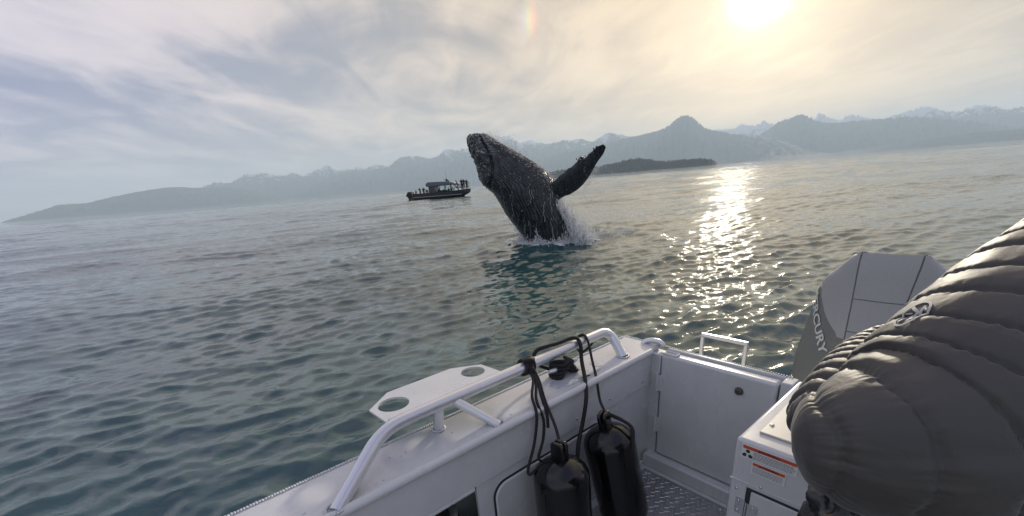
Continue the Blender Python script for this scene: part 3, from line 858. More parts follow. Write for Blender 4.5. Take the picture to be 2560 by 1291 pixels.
# separate grey panels laid on the front: centre panels and one shoulder each side
def skin(name, mat, edge_lo, edge_hi, z0, z1, side, off=0.0045, nz=14, ns=8):
    vs = []; nn = ns + 1
    for layer in (off, 0.0):
        for i in range(nz + 1):
            z = z0 + (z1 - z0) * i / nz; s0, s1 = edge_lo(z), edge_hi(z)
            for j in range(nn):
                s = s0 + (s1 - s0) * j / ns
                sgn = side
                ss = s
                if side == 0: sgn = -1 if s >= 0 else 1; ss = abs(s)
                u, v = cowl_pt(ss, z, sgn); u2, v2 = cowl_pt(ss + 0.004, z, sgn)
                t = Vector((u2 - u, v2 - v, 0)).normalized(); nrm = Vector((-t.y, t.x, 0))
                if nrm.x > 0 and ss < 0.2: nrm = -nrm
                if ss >= 0.2 and (nrm.y > 0) == (sgn < 0): nrm = -nrm
                vs.append(P(u + nrm.x * layer, v + nrm.y * layer, zdrop(u, z)))
    m_ = (nz + 1) * nn; fs = []
    for i in range(nz):
        for j in range(ns):
            a = i * nn + j; fs.append((a, a + 1, a + nn + 1, a + nn)); fs.append((m_ + a, m_ + a + nn, m_ + a + nn + 1, m_ + a + 1))
    bd = [j for j in range(nn)] + [i * nn + ns for i in range(1, nz + 1)] + [nz * nn + j for j in range(ns - 1, -1, -1)] + [i * nn for i in range(nz - 1, 0, -1)]
    for a, b in zip(bd, bd[1:] + bd[:1]): fs.append((b, a, a + m_, b + m_))
    o = mesh_obj(name, vs, fs, mat, motor, smooth=False)
    bm = bmesh.new(); bm.from_mesh(o.data); bmesh.ops.recalc_face_normals(bm, faces=bm.faces[:]); bm.to_mesh(o.data); bm.free()
    auto_smooth(o, 40); return o


wmf = lambda z: sec_at(z)[0]
facet = lambda z: math.hypot(sec_at(z)[2] - sec_at(z)[0], sec_at(z)[3] - sec_at(z)[1]) + 0.012
for z0, z1 in ((0.93, 1.222), (1.225, 1.345), (1.348, 1.511)):
    skin('front_panel', cowl_l, lambda z: -wmf(z) + 0.0022, lambda z: wmf(z) - 0.0022, z0, z1, 0, nz=6)
for sgn in (-1, 1):
    skin('shoulder_panel', cowl_l, lambda z: wmf(z) + 0.0022, lambda z: wmf(z) + 0.004 + facet(z) * float(np.interp(z, bz, bt)), 1.19, 1.511, sgn, nz=22)
mb = MB(); mb.ball(P(0.352, MV + 0.028, 1.435), (0.003, 0.011, 0.006), 16, 6); mb.build('badge', cowl_l, motor)
# trim line and lower cowl / leg
mb = MB(); vl = []
lo = [(0.84, 0.93), (0.885, 0.97), (0.905, 1.02)]
for z, s in lo:
    h = half_outline(0.90); rg = [(a, b) for a, b in h] + [(-a, b) for a, b in h[-2:0:-1]]
    vl += [P(0.64 + (b - 0.64) * s, MV - a * s, z) for a, b in rg]
n = len(rg); mb.add(vl, [(i * n + j, i * n + (j + 1) % n, (i + 1) * n + (j + 1) % n, (i + 1) * n + j) for i in range(2) for j in range(n)] + [tuple(range(n - 1, -1, -1)), tuple(range(2 * n, 3 * n))])
mb.build('lower_cowl', rubber, motor)
mb = MB(); mb.prism([P(0.45, MV - 0.09, 0.84), P(0.60, MV - 0.11, 0.84), P(0.85, MV - 0.05, 0.84), P(0.88, MV, 0.84), P(0.85, MV + 0.05, 0.84), P(0.60, MV + 0.11, 0.84), P(0.45, MV + 0.09, 0.84)], (0.02, 0, -1.2)); bevel(mb.build('drive_leg', cowl_d, motor), 0.02)
mb = MB(); bx(0.10, 0.42, MV - 0.14, MV - 0.10, 0.45, 0.90, mb); bx(0.10, 0.42, MV + 0.10, MV + 0.14, 0.45, 0.90, mb); bx(0.12, 0.44, MV - 0.10, MV + 0.10, 0.62, 0.84, mb); bevel(mb.build('clamp_bracket', cowl_d, motor), 0.01)
# lettering wrapped round the flank, reading downwards
vs, fs = text_mesh('MERCURY', 0.064, 0.0020, 'RIGHT')
ta = R(-52)
out = []
for p in vs:
    x, y = p.x, p.y
    s_ = x * math.cos(ta) - y * math.sin(ta); z_ = x * math.sin(ta) + y * math.cos(ta)
    S = 0.150 - s_; Z = 1.105 + z_
    u, v = cowl_pt(max(S, 0.0), min(max(Z, 0.9), 1.5), -1)
    u2, v2 = cowl_pt(max(S, 0) + 0.004, min(max(Z, 0.9), 1.5), -1)
    t = Vector((u2 - u, v2 - v, 0)).normalized(); nrm = Vector((-abs(t.y), -abs(t.x), 0))
    out.append(P(u + nrm.x * 0.0035, v + nrm.y * 0.0035, Z))
let = mesh_obj('lettering', out, fs, Mat('letter_white', (0.62, 0.63, 0.62), 0.5).m, motor, smooth=False)
let['label'] = 'white capital lettering MERCURY on the motor cowl'

# ------------------------------------------------------------------ fenders and lines
def bw(u, v, z):
    c, s = math.cos(BRZ), math.sin(BRZ); x, y = u, -v
    return Vector((BO[0] + x * c - y * s, BO[1] + x * s + y * c, z))


def fender(top, bot, label, lug_turn):
    o = empty('fender', bw(*bot)); tag(o, label, 'fender', 'black fenders hung on the rail')
    a, b = bw(*bot) - bw(*bot), bw(*top) - bw(*bot); d = (b - a); Lh = d.length; q = d.to_track_quat('Z', 'Y').to_matrix()
    r = 0.098
    prof = [(0.0, 0.0), (0.05, 0.006), (0.085, 0.03), (r, 0.075)] + [(r * (1 + 0.002 * math.sin(i * 2.2)), 0.075 + (Lh - 0.15) * i / 8) for i in range(1, 9)]
    prof += [(r * math.cos(R(t)), Lh - 0.075 + 0.070 * math.sin(R(t))) for t in (12, 25, 40, 55, 68, 78)] + [(0.024, Lh - 0.003), (0.0, Lh - 0.002)]
    mb = MB(); mb.lathe(prof, 36, (0, 0, 0), q)
    bd = mb.build('fender_body', vinyl, o)
    # moulded seams down the sides
    for ang in (0.4, 0.4 + math.pi):
        mb = MB(); mb.tube([q @ Vector((r * math.cos(ang), r * math.sin(ang), z)) for z in np.linspace(0.09, Lh - 0.09, 6)], 0.0022, 6); mb.build('seam', vinyl, bd)
    # lug with a hole for the line
    mb = MB(); Q = q @ Matrix.Rotation(lug_turn, 3, 'Z')
    for s in (-1, 1):
        pts = [Q @ Vector((s * 0.011 - 0.007, y, z)) for y, z in ((-0.028, Lh - 0.028), (0.028, Lh - 0.028), (0.025, Lh + 0.050), (0.017, Lh + 0.060), (-0.017, Lh + 0.060), (-0.025, Lh + 0.050))]
        mb.prism(pts, Q @ Vector((0.014, 0, 0)))
    mb.prism([Q @ Vector((-0.0045, y, z)) for y, z in ((-0.026, Lh - 0.02), (0.026, Lh - 0.02), (0.022, Lh + 0.02), (-0.022, Lh + 0.02))], Q @ Vector((0.009, 0, 0)))
    bevel(mb.build('fender_lug', vinyl, o), 0.004)
    return o


fd1 = fender((-0.765, 0.135, 0.975), (-0.772, 0.165, 0.4995), 'black vinyl fender in front, hanging nearer the camera by several thin lines', R(20))
fd2 = fender((-0.505, 0.125, 0.975), (-0.435, 0.185, 0.4995), 'black vinyl fender behind the other one, leaning beside the tread plate', R(60))


def laid(mb, sp, r, n=12, closed=False):
    """three-strand rope: the section turns along the length"""
    d = [0.0]
    for a, b in zip(sp, sp[1:]): d.append(d[-1] + (b - a).length)
    k = max(8, int(d[-1] / (r * 0.55))); xyz = np.array([tuple(p) for p in sp]); S = np.linspace(0, d[-1], k)
    pts = [Vector([float(np.interp(s, d, xyz[:, c])) for c in range(3)]) for s in S]
    T = [(pts[min(i + 1, k - 1)] - pts[max(i - 1, 0)]).normalized() for i in range(k)]
    u = T[0].cross(Vector((0.13, 0.2, 1))).normalized(); vs = []
    for i in range(k):
        u = (u - T[i] * u.dot(T[i])).normalized(); w = T[i].cross(u)
        for j in range(n):
            a = 2 * math.pi * j / n; q = r * (0.93 + 0.15 * abs(math.cos(1.5 * (a + S[i] / r * 0.9)))); vs.append(pts[i] + u * (math.cos(a) * q) + w * (math.sin(a) * q))
    fs = [(i * n + j, i * n + (j + 1) % n, (i + 1) * n + (j + 1) % n, (i + 1) * n + j) for i in range(k - 1) for j in range(n)] + [tuple(range(n - 1, -1, -1)), tuple(range((k - 1) * n, k * n))]
    mb.add(vs, fs)


def rope(name, pts, r, parent, per=6):
    inv = parent.matrix_basis.inverted() if parent else Matrix()
    sp = spline([bw(*p) for p in pts], per)
    mb = MB(); base = parent.location if parent else Vector(); laid(mb, [p - base for p in sp], r); return mb.build(name, rope_m, parent, smooth=True)


rope('fender_line', [(-0.660, -0.115, 1.190), (-0.676, -0.075, 1.170), (-0.736, -0.02, 1.142), (-0.757, 0.022, 1.091), (-0.783, 0.030, 0.994), (-0.838, 0.05, 0.922), (-0.848, 0.07, 0.915), (-0.835, 0.085, 0.935)], 0.0052, fd1)
rope('fender_line', [(-0.650, -0.112, 1.186), (-0.668, -0.07, 1.163), (-0.727, -0.008, 1.128), (-0.729, 0.025, 1.063), (-0.742, 0.032, 0.99), (-0.790, 0.055, 0.945), (-0.78, 0.08, 0.935)], 0.0052, fd1)
rope('fender_line', [(-0.648, -0.112, 1.186), (-0.66, -0.07, 1.160), (-0.697, -0.015, 1.134), (-0.712, 0.026, 1.08), (-0.716, 0.033, 1.028)], 0.0055, fd1)
rope('fender_line', [(-0.640, -0.112, 1.188), (-0.652, -0.07, 1.160), (-0.688, -0.006, 1.114), (-0.722, 0.075, 1.055), (-0.748, 0.118, 1.018), (-0.765, 0.135, 1.005)], 0.0052, fd1)
# hitch round the rail
mb = MB(); base = fd1.location
for k_, du in enumerate((-0.016, -0.004, 0.008, 0.019)):
    mb.tube([bw(-0.652 + du + 0.004 * math.sin(R(a)), -0.138 + 0.0275 * math.cos(R(a)), 1.198 + 0.0275 * math.sin(R(a))) - base for a in range(0, 361, 24)], 0.0068, 9, False)
mb.tube([bw(-0.675, -0.125, 1.226) - base, bw(-0.65, -0.115, 1.229) - base, bw(-0.625, -0.125, 1.224) - base], 0.0085, 9)
mb.tube([bw(-0.655, -0.108, 1.205) - base, bw(-0.652, -0.104, 1.19) - base, bw(-0.650, -0.108, 1.172) - base], 0.011, 9)
mb.build('rail_hitch', rope_m, fd1, smooth=True)
rope('fender_line', [(-0.350, -0.172, 1.192), (-0.325, -0.166, 1.214), (-0.313, -0.143, 1.226), (-0.320, -0.113, 1.206), (-0.356, -0.062, 1.148), (-0.404, 0.0, 1.098), (-0.440, 0.045, 1.035), (-0.490, 0.105, 1.030), (-0.505, 0.125, 1.010)], 0.0052, fd2)
rope('fender_line', [(-0.313, -0.143, 1.2245), (-0.31, -0.172, 1.20), (-0.33, -0.168, 1.172), (-0.345, -0.13, 1.158), (-0.335, -0.108, 1.175), (-0.30, -0.105, 1.192)], 0.0045, fd2)
rope('fender_line', [(-0.490, 0.115, 1.018), (-0.462, 0.105, 1.000), (-0.455, 0.20, 0.985), (-0.475, 0.225, 0.93), (-0.49, 0.23, 0.90)], 0.0072, fd2)
# heavier mooring line: figure of eight on the cleat, over the rail and down inside
ml = empty('mooring_line', bw(-0.46, -0.125, G)); tag(ml, 'thick black mooring line wrapped on the cleat and draped over the rail', 'rope')
rope('line', [(-0.50, -0.165, 1.125), (-0.552, -0.185, 1.160), (-0.568, -0.182, 1.200), (-0.552, -0.178, 1.222), (-0.515, -0.165, 1.229), (-0.45, -0.155, 1.228), (-0.392, -0.150, 1.230), (-0.368, -0.130, 1.228), (-0.372, -0.108, 1.200), (-0.388, -0.09, 1.146), (-0.470, 0.0, 1.104), (-0.511, 0.036, 1.054), (-0.543, 0.045, 0.971), (-0.590, 0.065, 0.916), (-0.63, 0.09, 0.85)], 0.0078, ml)
rope('line', [(-0.565, -0.181, 1.195), (-0.575, -0.186, 1.17), (-0.59, -0.184, 1.165)], 0.0045, ml)
mb = MB(); base = ml.location
for i in range(5):
    z = 1.112 + 0.011 * i; w = 0.060 - 0.004 * i; ph_ = i * 0.7
    mb.tube([bw(-0.46 + w * math.sin(R(a) + ph_ * 0.1), -0.125 + 0.030 * math.sin(2 * R(a) + ph_), z + 0.006 * math.cos(2 * R(a))) - base for a in range(0, 361, 12)], 0.0085, 9, False)
mb.build('cleat_hitch', rope_m, ml, smooth=True)

# water drops on the side deck
dmb = MB(); r3 = random.Random(17)
for i in range(45):
    r_ = r3.choice([0.0012, 0.0018, 0.0026, 0.0036]); dmb.ball(P(r3.uniform(-1.6, 0.0), r3.uniform(-0.185, -0.03), G + 0.0002), (r_ * r3.uniform(.8, 1.5), r_, r_ * 0.45), 8, 4)
o = dmb.build('water_drops', film_q.m, boat, smooth=True); o['kind'] = 'stuff'

# ------------------------------------------------------------------ whale
WL = Vector((1.475, 13.6, 0.0))
# station outline: left x, left z, right x, right z (metres from the whale's base), from the water up to the snout
ST = [(-0.33, -1.15, 0.95, -1.25), (-0.52, -0.45, 0.84, -0.60), (-0.784, 0.145, 0.790, -0.009), (-1.095, 0.634, 0.705, 0.368), (-1.320, 0.965, 0.540, 0.754), (-1.482, 1.308, 0.373, 1.108), (-1.637, 1.577, 0.301, 1.473), (-1.868, 1.771, 0.215, 1.755), (-1.968, 1.942, -0.044, 2.034), (-2.017, 2.150, -0.315, 2.247), (-2.078, 2.441, -0.639, 2.471), (-2.142, 2.603, -0.872, 2.603), (-2.185, 2.731, -1.103, 2.744), (-2.234, 2.899, -1.344, 2.885), (-2.231, 3.021, -1.494, 2.987), (-2.189, 3.089, -1.623, 3.068), (-2.116, 3.134, -1.741, 3.137)]
NS, NA = 190, 260
sta = np.array(ST); tt = np.linspace(0, len(ST) - 1, NS)


def crs(col_, t):
    i = int(min(max(math.floor(t), 0), len(col_) - 2)); f = t - i
    p = [col_[max(i - 1, 0)], col_[i], col_[i + 1], col_[min(i + 2, len(col_) - 1)]]
    return 0.5 * (2 * p[1] + (p[2] - p[0]) * f + (2 * p[0] - 5 * p[1] + 4 * p[2] - p[3]) * f * f + (3 * p[1] - p[0] - 3 * p[2] + p[3]) * f ** 3)


DEPTH = [0.66, 0.70, 0.74, 0.80, 0.84, 0.86, 0.86, 0.84, 0.80, 0.74, 0.66, 0.60, 0.53, 0.45, 0.38, 0.31, 0.20]


def jaw_theta(t):      # where the mouth line runs round the section (degrees, -90 faces the viewer)
    return float(np.interp(t, [0, 6.5, 8, 10, 12, 14, 16], [-150, -150, -128, -108, -94, -84, -78]))


def whale_pt(t, th, disp=True):
    lx, lz, rx, rz = (crs(sta[:, c], t) for c in range(4)); d = crs(DEPTH, t)
    c, s = math.cos(th), math.sin(th)
    e = 0.92
    cx_, sx_ = math.copysign(abs(c) ** e, c), math.copysign(abs(s) ** e, s)
    cx, cz = (lx + rx) / 2, (lz + rz) / 2
    p = Vector((cx + (rx - lx) / 2 * cx_, d * sx_, cz + (rz - lz) / 2 * cx_))
    if not disp: return p, 0, 0, 0
    n = Vector(((rx - lx) / 2 * 0 + c, s / max(d, .1) * 0.8, 0.35 * c)).normalized()
    deg = math.degrees(th); deg = deg - 360 if deg > 120 else deg     # -240 .. 120
    jt = jaw_theta(t)
    # throat pleats on the belly side of the mouth line
    pl = 0.0
    if deg > jt + 7:
        wgt = min(1, (deg - jt - 7) / 8) * np.interp(t, [1.5, 3.5, 12.5, 15], [0.0, 1, 1, 0.1]) * np.interp(deg, [-60, 60, 100], [1, 1, 0])
        warp = deg + 6 * math.sin(t * 0.7) + 2.5 * math.sin(t * 2.3 + deg * .05)
        ph_ = (warp * 0.165) * 2 * math.pi / 1.0 / 1.0
        groove = 1 - abs(math.sin(ph_ / 2)) ** 0.6
        pl = wgt * groove
    mouth = math.exp(-((deg - jt) / 2.6) ** 2) * np.interp(t, [6.6, 8, 15.5, 16], [0, 1, 1, 0.3])
    lip = math.exp(-((deg - jt - 7) / 3.5) ** 2) * np.interp(t, [7, 9, 15.5, 16], [0, 1, 1, 0.3])
    big = mnoise.fractal(Vector((p.x * 1.6, p.y * 1.6, p.z * 1.6)), 0.9, 2.0, 4) * 0.022 + mnoise.noise(p * 9.0) * 0.007
    nodule = max(0.0, mnoise.noise(p * 7.0 + Vector((3, 1, 5))) - 0.12) * (0.06 if t > 8 else 0.012) * np.interp(t, [8, 10], [0.3, 1])
    off = big + nodule - pl * 0.045 - mouth * 0.060 + lip * 0.022
    return p + n * off, pl, mouth, lip


vs, tone = [], []
for t in tt:
    for j in range(NA):
        th = 2 * math.pi * j / NA
        p, pl, mo, lip = whale_pt(t, th)
        vs.append(p)
        deg = math.degrees(th); deg = deg - 360 if deg > 120 else deg
        jt = jaw_theta(t); n1_ = mnoise.fractal(p * 3.2, 0.8, 2.1, 4); n2_ = mnoise.noise(p * 14)
        tn = 0.20 + 0.16 * n1_ + 0.10 * n2_
        # pale braided patch behind the mouth line near the chin, worn pale ventral ridge
        tn += 0.42 * math.exp(-((deg - jt - 11) / 8) ** 2) * np.interp(t, [9.5, 11, 15, 16], [0, 1, 1, 0]) * (0.5 + 0.5 * math.sin(t * 13))
        tn += 0.16 * np.interp(deg, [-55, -10, 60], [0, 1, 1]) * np.interp(t, [7, 10], [0, 1])
        tn -= 0.14 * pl + 0.25 * mo
        if deg > jt + 7: tn += 0.08 * np.interp(t, [4, 8], [0, 1])
        tone.append(min(max(tn, 0.02), 1.0))
fs = [(i * NA + j, i * NA + (j + 1) % NA, (i + 1) * NA + (j + 1) % NA, (i + 1) * NA + j) for i in range(NS - 1) for j in range(NA)]
tip = sum((vs[(NS - 1) * NA + j] for j in range(NA)), Vector()) / NA + Vector((-0.01, 0, 0.035))
vs.append(tip); tone.append(0.2)
fs += [((NS - 1) * NA + j, (NS - 1) * NA + (j + 1) % NA, len(vs) - 1) for j in range(NA)]
bot = sum((vs[j] for j in range(NA)), Vector()) / NA
vs.append(bot); tone.append(0.2)
fs += [((j + 1) % NA, j, len(vs) - 1) for j in range(NA)]

wq = Mat('whale_skin', (0.03, 0.032, 0.035), 0.34)
at = wq.t.nodes.new('ShaderNodeAttribute'); at.attribute_name = 'tone'
spk = wq.noise(46, 4, 0.7)
tn_ = wq.math('ADD', at.outputs['Fac'], wq.math('MULTIPLY', wq.math('SUBTRACT', spk, 0.5), 0.2))
wq.set('Base Color', wq.ramp(tn_, [(0.0, (0.006, 0.007, 0.009)), (0.25, (0.026, 0.029, 0.033)), (0.5, (0.09, 0.093, 0.097)), (0.75, (0.27, 0.27, 0.27)), (1.0, (0.45, 0.44, 0.42))]))
wq.set('Roughness', wq.ramp(wq.noise(16, 4, 0.6), [(0.3, 0.14), (0.7, 0.42)]))
wq.bump(wq.noise(34, 5, 0.65), 0.25, 0.014)

FIN = [(-0.137, 1.643, 0.188, 1.112, -0.42), (0.137, 1.770, 0.268, 1.249, -0.53), (0.329, 1.911, 0.403, 1.326, -0.582), (0.472, 1.982, 0.547, 1.370, -0.623), (0.613, 2.083, 0.690, 1.434, -0.664), (0.731, 2.184, 0.832, 1.529, -0.705), (0.835, 2.265, 0.961, 1.645, -0.745), (0.971, 2.282, 1.055, 1.762, -0.786), (1.106, 2.379, 1.170, 1.946, -0.827), (1.217, 2.485, 1.304, 2.155, -0.868), (1.316, 2.543, 1.436, 2.321, -0.909), (1.425, 2.571, 1.511, 2.487, -0.950)]
FIN = [(-0.52, 1.36, -0.28, 0.92, -0.25)] + FIN
fin = np.array(FIN); NF, MF = 90, 40
fv, ft = [], []
for t in np.linspace(0, len(FIN) - 1, NF):
    lx, lz, tx, tz, yy = (crs(fin[:, c], t) for c in range(5))
    lead, trail = Vector((lx, yy, lz)), Vector((tx, yy + 0.06, tz)); ch = trail - lead
    th0 = 0.20 * ch.length ** 0.7 * np.interp(t, [0, 2, 11, 12], [1.5, 1.0, 0.6, 0.35])
    for j in range(MF):
        a = 2 * math.pi * j / MF; x = 0.5 - 0.5 * math.cos(a)
        y = math.sin(a) * th0 * 0.5 * (1.0 - 0.72 * x)
        knob = max(0, math.sin(t * 3.1 + 0.7 * math.sin(t * 1.9))) ** 3 * 0.040 * math.exp(-(x / 0.10) ** 2) * np.interp(t, [2, 4], [0, 1])
        p = lead + ch * x + Vector((0, y, 0)) - ch.normalized() * knob + Vector((0, 1, 0)) * (knob * 0.5 * math.sin(a))
        p += Vector((1, 0.3, 1)) * (0.010 * mnoise.noise(p * 8) + 0.006 * mnoise.noise(p * 22))
        fv.append(p); ft.append(0.17 + 0.15 * mnoise.fractal(p * 4, .8, 2, 4) + 0.10 * math.exp(-(x / 0.13) ** 2))
ff = [(i * MF + j, i * MF + (j + 1) % MF, (i + 1) * MF + (j + 1) % MF, (i + 1) * MF + j) for i in range(NF - 1) for j in range(MF)]
ff += [tuple(range(MF - 1, -1, -1)), tuple(range((NF - 1) * MF, NF * MF))]


def toned(name, vs, fs, tone, parent=None):
    o = mesh_obj(name, vs, fs, wq.m, parent, True)
    bm = bmesh.new(); bm.from_mesh(o.data); bmesh.ops.recalc_face_normals(bm, faces=bm.faces[:]); bm.to_mesh(o.data); bm.free()
    a = o.data.attributes.new('tone', 'FLOAT', 'POINT'); a.data.foreach_set('value', tone); return o


whale = toned('humpback_whale', vs, fs, tone)
finob = toned('fin_tmp', fv, ff, ft)
bo = whale.modifiers.new('join', 'BOOLEAN'); bo.operation = 'UNION'; bo.object = finob; bo.solver = 'EXACT'
dg = bpy.context.evaluated_depsgraph_get()
joined = bpy.data.meshes.new_from_object(whale.evaluated_get(dg), preserve_all_data_layers=True, depsgraph=dg)
if len(joined.vertices) > len(vs) * 0.6 and 'tone' in joined.attributes:
    whale.modifiers.clear(); whale.data = joined
    joined.polygons.foreach_set('use_smooth', [True] * len(joined.polygons))
    print('whale union', len(joined.vertices))
else:
    print('whale union failed', len(joined.vertices), list(joined.attributes.keys())); whale.modifiers.clear()
    n0 = len(vs); bpy.data.objects.remove(whale)
    whale = toned('humpback_whale', vs + fv, fs + [tuple(i + n0 for i in f) for f in ff], tone + ft)
bpy.data.objects.remove(finob)
whale.location = WL
tag(whale, 'dark humpback whale breaching out of the sea with one long flipper raised', 'whale')

# barnacles and tubercles
pale_q = Mat('barnacle_shell', (0.34, 0.31, 0.27), 0.75)
pale_q.set('Base Color', pale_q.ramp(pale_q.noise(9, 3, 0.6), [(0.35, (0.17, 0.15, 0.125)), (0.5, (0.36, 0.335, 0.30)), (0.68, (0.60, 0.58, 0.55))]))
mbp, mbd = MB(), MB()
wr = random.Random(3)
cnt = 0
while cnt < 3400:
    t = wr.uniform(3.0, 15.9); deg = wr.uniform(-182, 25); jt = jaw_theta(t)
    right = np.interp(deg, [-62, -25, 25], [0, 1, 1]) * np.interp(t, [5, 8, 16], [0.04, 1, 1])
    ros = (1.0 if jt - 55 < deg < jt - 4 else 0.0) * np.interp(t, [7, 9, 16], [0.1, 0.75, 0.8])
    mid = 0.03
    if wr.random() > max(right, ros, mid): continue
    cl_ = mnoise.noise(Vector((t * 1.3, deg * 0.06, 2.0)))
    if cl_ < 0.02 and wr.random() < 0.85: continue
    p = whale_pt(t, R(deg))[0]; r = wr.choice([0.007, 0.010, 0.013, 0.017, 0.022]) * (1.15 if right > ros else 0.95)
    mb = mbd if (ros > right and wr.random() < 0.62) else mbp
    mb.ball(p, (r, r, r * wr.uniform(0.7, 1.1)), 6, 4); cnt += 1
# knobs along the snout edge and the chin
for i in range(70):
    t = wr.uniform(8, 16); deg = wr.choice([-178, -172, -186, -165]); p = whale_pt(t, R(deg))[0]
    mbd.ball(p, wr.uniform(0.018, 0.034), 8, 5)
for i in range(60):
    t = wr.uniform(13, 16); p = whale_pt(t, R(wr.uniform(-60, 20)))[0]; mbp.ball(p, wr.uniform(0.015, 0.035), 7, 5)
# clusters on the flipper's leading edge
for (x, z, y, k_) in ((0.835, 2.265, -0.745, 30), (0.89, 2.29, -0.76, 14), (0.44, 1.98, -0.61, 8), (1.12, 2.385, -0.83, 6), (1.22, 2.48, -0.87, 7)):
    for i in range(k_):
        q = Vector((x + wr.gauss(0, 0.035), y + wr.gauss(0, 0.03), z + wr.gauss(0, 0.025))); (mbd if wr.random() < 0.75 else mbp).ball(q, wr.uniform(0.012, 0.026), 6, 4)
for mb_, nm, mt_ in ((mbp, 'barnacles', pale_q.m), (mbd, 'tubercles', Mat('tubercle_skin', (0.030, 0.031, 0.034), 0.4).m)):
    o = mb_.build(nm, mt_, whale, smooth=True); o['kind'] = 'stuff'
# eye low on the flank behind the mouth corner
mb = MB(); ep = whale_pt(7.6, R(-140))[0]; mb.ball(ep, 0.035, 12, 8); mb.build('eye', Mat('whale_eye', (0.01, 0.008, 0.008), 0.1).m, whale)

# ------------------------------------------------------------------ spray and foam thrown up by the whale
sp_m = bpy.data.materials.new('white_water'); sp_m.use_nodes = True
stn = sp_m.node_tree; stn.nodes.clear()
d1 = stn.nodes.new('ShaderNodeBsdfDiffuse'); d1.inputs[0].default_value = (0.88, 0.89, 0.90, 1)
d2 = stn.nodes.new('ShaderNodeBsdfTranslucent'); d2.inputs[0].default_value = (0.88, 0.89, 0.90, 1)
g3 = stn.nodes.new('ShaderNodeBsdfGlossy'); g3.inputs['Roughness'].default_value = 0.2
mx = stn.nodes.new('ShaderNodeMixShader'); mx.inputs[0].default_value = 0.5
mx2 = stn.nodes.new('ShaderNodeMixShader'); mx2.inputs[0].default_value = 0.08
so = stn.nodes.new('ShaderNodeOutputMaterial')
stn.links.new(d1.outputs[0], mx.inputs[1]); stn.links.new(d2.outputs[0], mx.inputs[2]); stn.links.new(mx.outputs[0], mx2.inputs[1]); stn.links.new(g3.outputs[0], mx2.inputs[2]); stn.links.new(mx2.outputs[0], so.inputs[0])

dv, df = [], []


def drop(p, r, stretch=1.0, lean=(0, 0, 1)):
    ln = Vector(lean).normalized(); a = ln.cross(Vector((0.3, 1, 0.1))).normalized(); b = ln.cross(a); n0 = len(dv)
    dv.extend([p + ln * r * stretch, p - ln * r * stretch, p + a * r, p - a * r, p + b * r, p - b * r])
    df.extend([(n0 + i, n0 + j, n0 + k) for i, j, k in ((0, 2, 4), (0, 4, 3), (0, 3, 5), (0, 5, 2), (1, 4, 2), (1, 3, 4), (1, 5, 3), (1, 2, 5))])


sr = random.Random(21)
# falling curtain on the belly side
for i in range(9500):
    z = max(0.0, sr.betavariate(1.05, 2.1) * 1.42); f = z / 1.3
    xr = float(np.interp(z, [0, .37, .75, 1.1, 1.5], [0.79, 0.70, 0.54, 0.38, 0.3]))
    x = xr - 0.22 + abs(sr.gauss(0, 0.27)) * (1.15 - 0.65 * f); y = sr.gauss(-0.20, 0.30) - 0.25 * (1 - f)
    fil = mnoise.noise(Vector((x * 9, y * 3, z * 1.2)))
    if fil < -0.05 and sr.random() < 0.75: continue
    drop(Vector((x, y, z)), sr.uniform(0.0035, 0.012) * (1.3 - 0.4 * f), sr.uniform(1.5, 9.0), (sr.gauss(-0.05, .12), sr.gauss(0, .1), 1))
# sparse mist beyond the flipper and over the back
for i in range(1500):
    x = sr.gauss(1.15, 0.28); z = sr.betavariate(1.2, 2.0) * 2.3; y = sr.gauss(-0.5, 0.4)
    drop(Vector((x, y, z)), sr.uniform(0.0025, 0.007), sr.uniform(1, 3))
for i in range(1100):
    t = sr.uniform(7, 15.5); p = whale_pt(t, R(sr.uniform(-30, 40)), False)[0]; o_ = abs(sr.gauss(0, 0.11))
    drop(p + Vector((o_ * 0.8, sr.gauss(0, .1), o_ * 0.75)), sr.uniform(0.0025, 0.008), sr.uniform(1, 3), (0.5, 0, 1))
for i in range(230):
    drop(Vector((sr.uniform(-1.45, -0.85), sr.gauss(0.2, .2), sr.uniform(2.75, 3.12) - 0.25 * sr.random())), sr.uniform(0.003, 0.007), sr.uniform(1, 3), (1, 0, .4))
for i in range(500):
    a = sr.random(); drop(Vector((float(np.interp(a, [0, 1], [0.9, 1.55])) + sr.gauss(.03, 0.03), -0.85 + sr.gauss(0, .05), float(np.interp(a, [0, 1], [1.6, 2.45])) - abs(sr.gauss(0, 0.10)))), sr.uniform(0.0025, 0.006), sr.uniform(1, 4))
# left flank drip line
for i in range(500):
    z = sr.betavariate(1, 2.2) * 0.9; lx = float(np.interp(z, [0.1, .63, .96], [-0.74, -1.09, -1.32]))
    drop(Vector((lx + 0.05 - abs(sr.gauss(0, 0.07)), sr.gauss(-0.15, .2), z)), sr.uniform(0.003, 0.009), sr.uniform(1, 6))
# splash crown round the base
for i in range(5200):
    a = sr.uniform(0, 2 * math.pi); rr = 1 + abs(sr.gauss(0, 0.16)) + 0.10 * mnoise.noise(Vector((math.cos(a) * 3, math.sin(a) * 3, 1)))
    jet = max(0, mnoise.noise(Vector((math.cos(a) * 5, math.sin(a) * 5, 7)))) 
    x = -0.02 + 0.80 * rr * math.cos(a); y = -0.05 + 0.80 * rr * math.sin(a)
    z = abs(sr.gauss(0, 0.040 + 0.42 * jet)) * max(0.1, 1.4 - abs(rr - 1) * 2)
    drop(Vector((x, y, z + 0.06)), sr.uniform(0.004, 0.015), sr.uniform(0.8, 4.0), (sr.gauss(0, .3) + math.cos(a) * .3, sr.gauss(0, .3), 1))
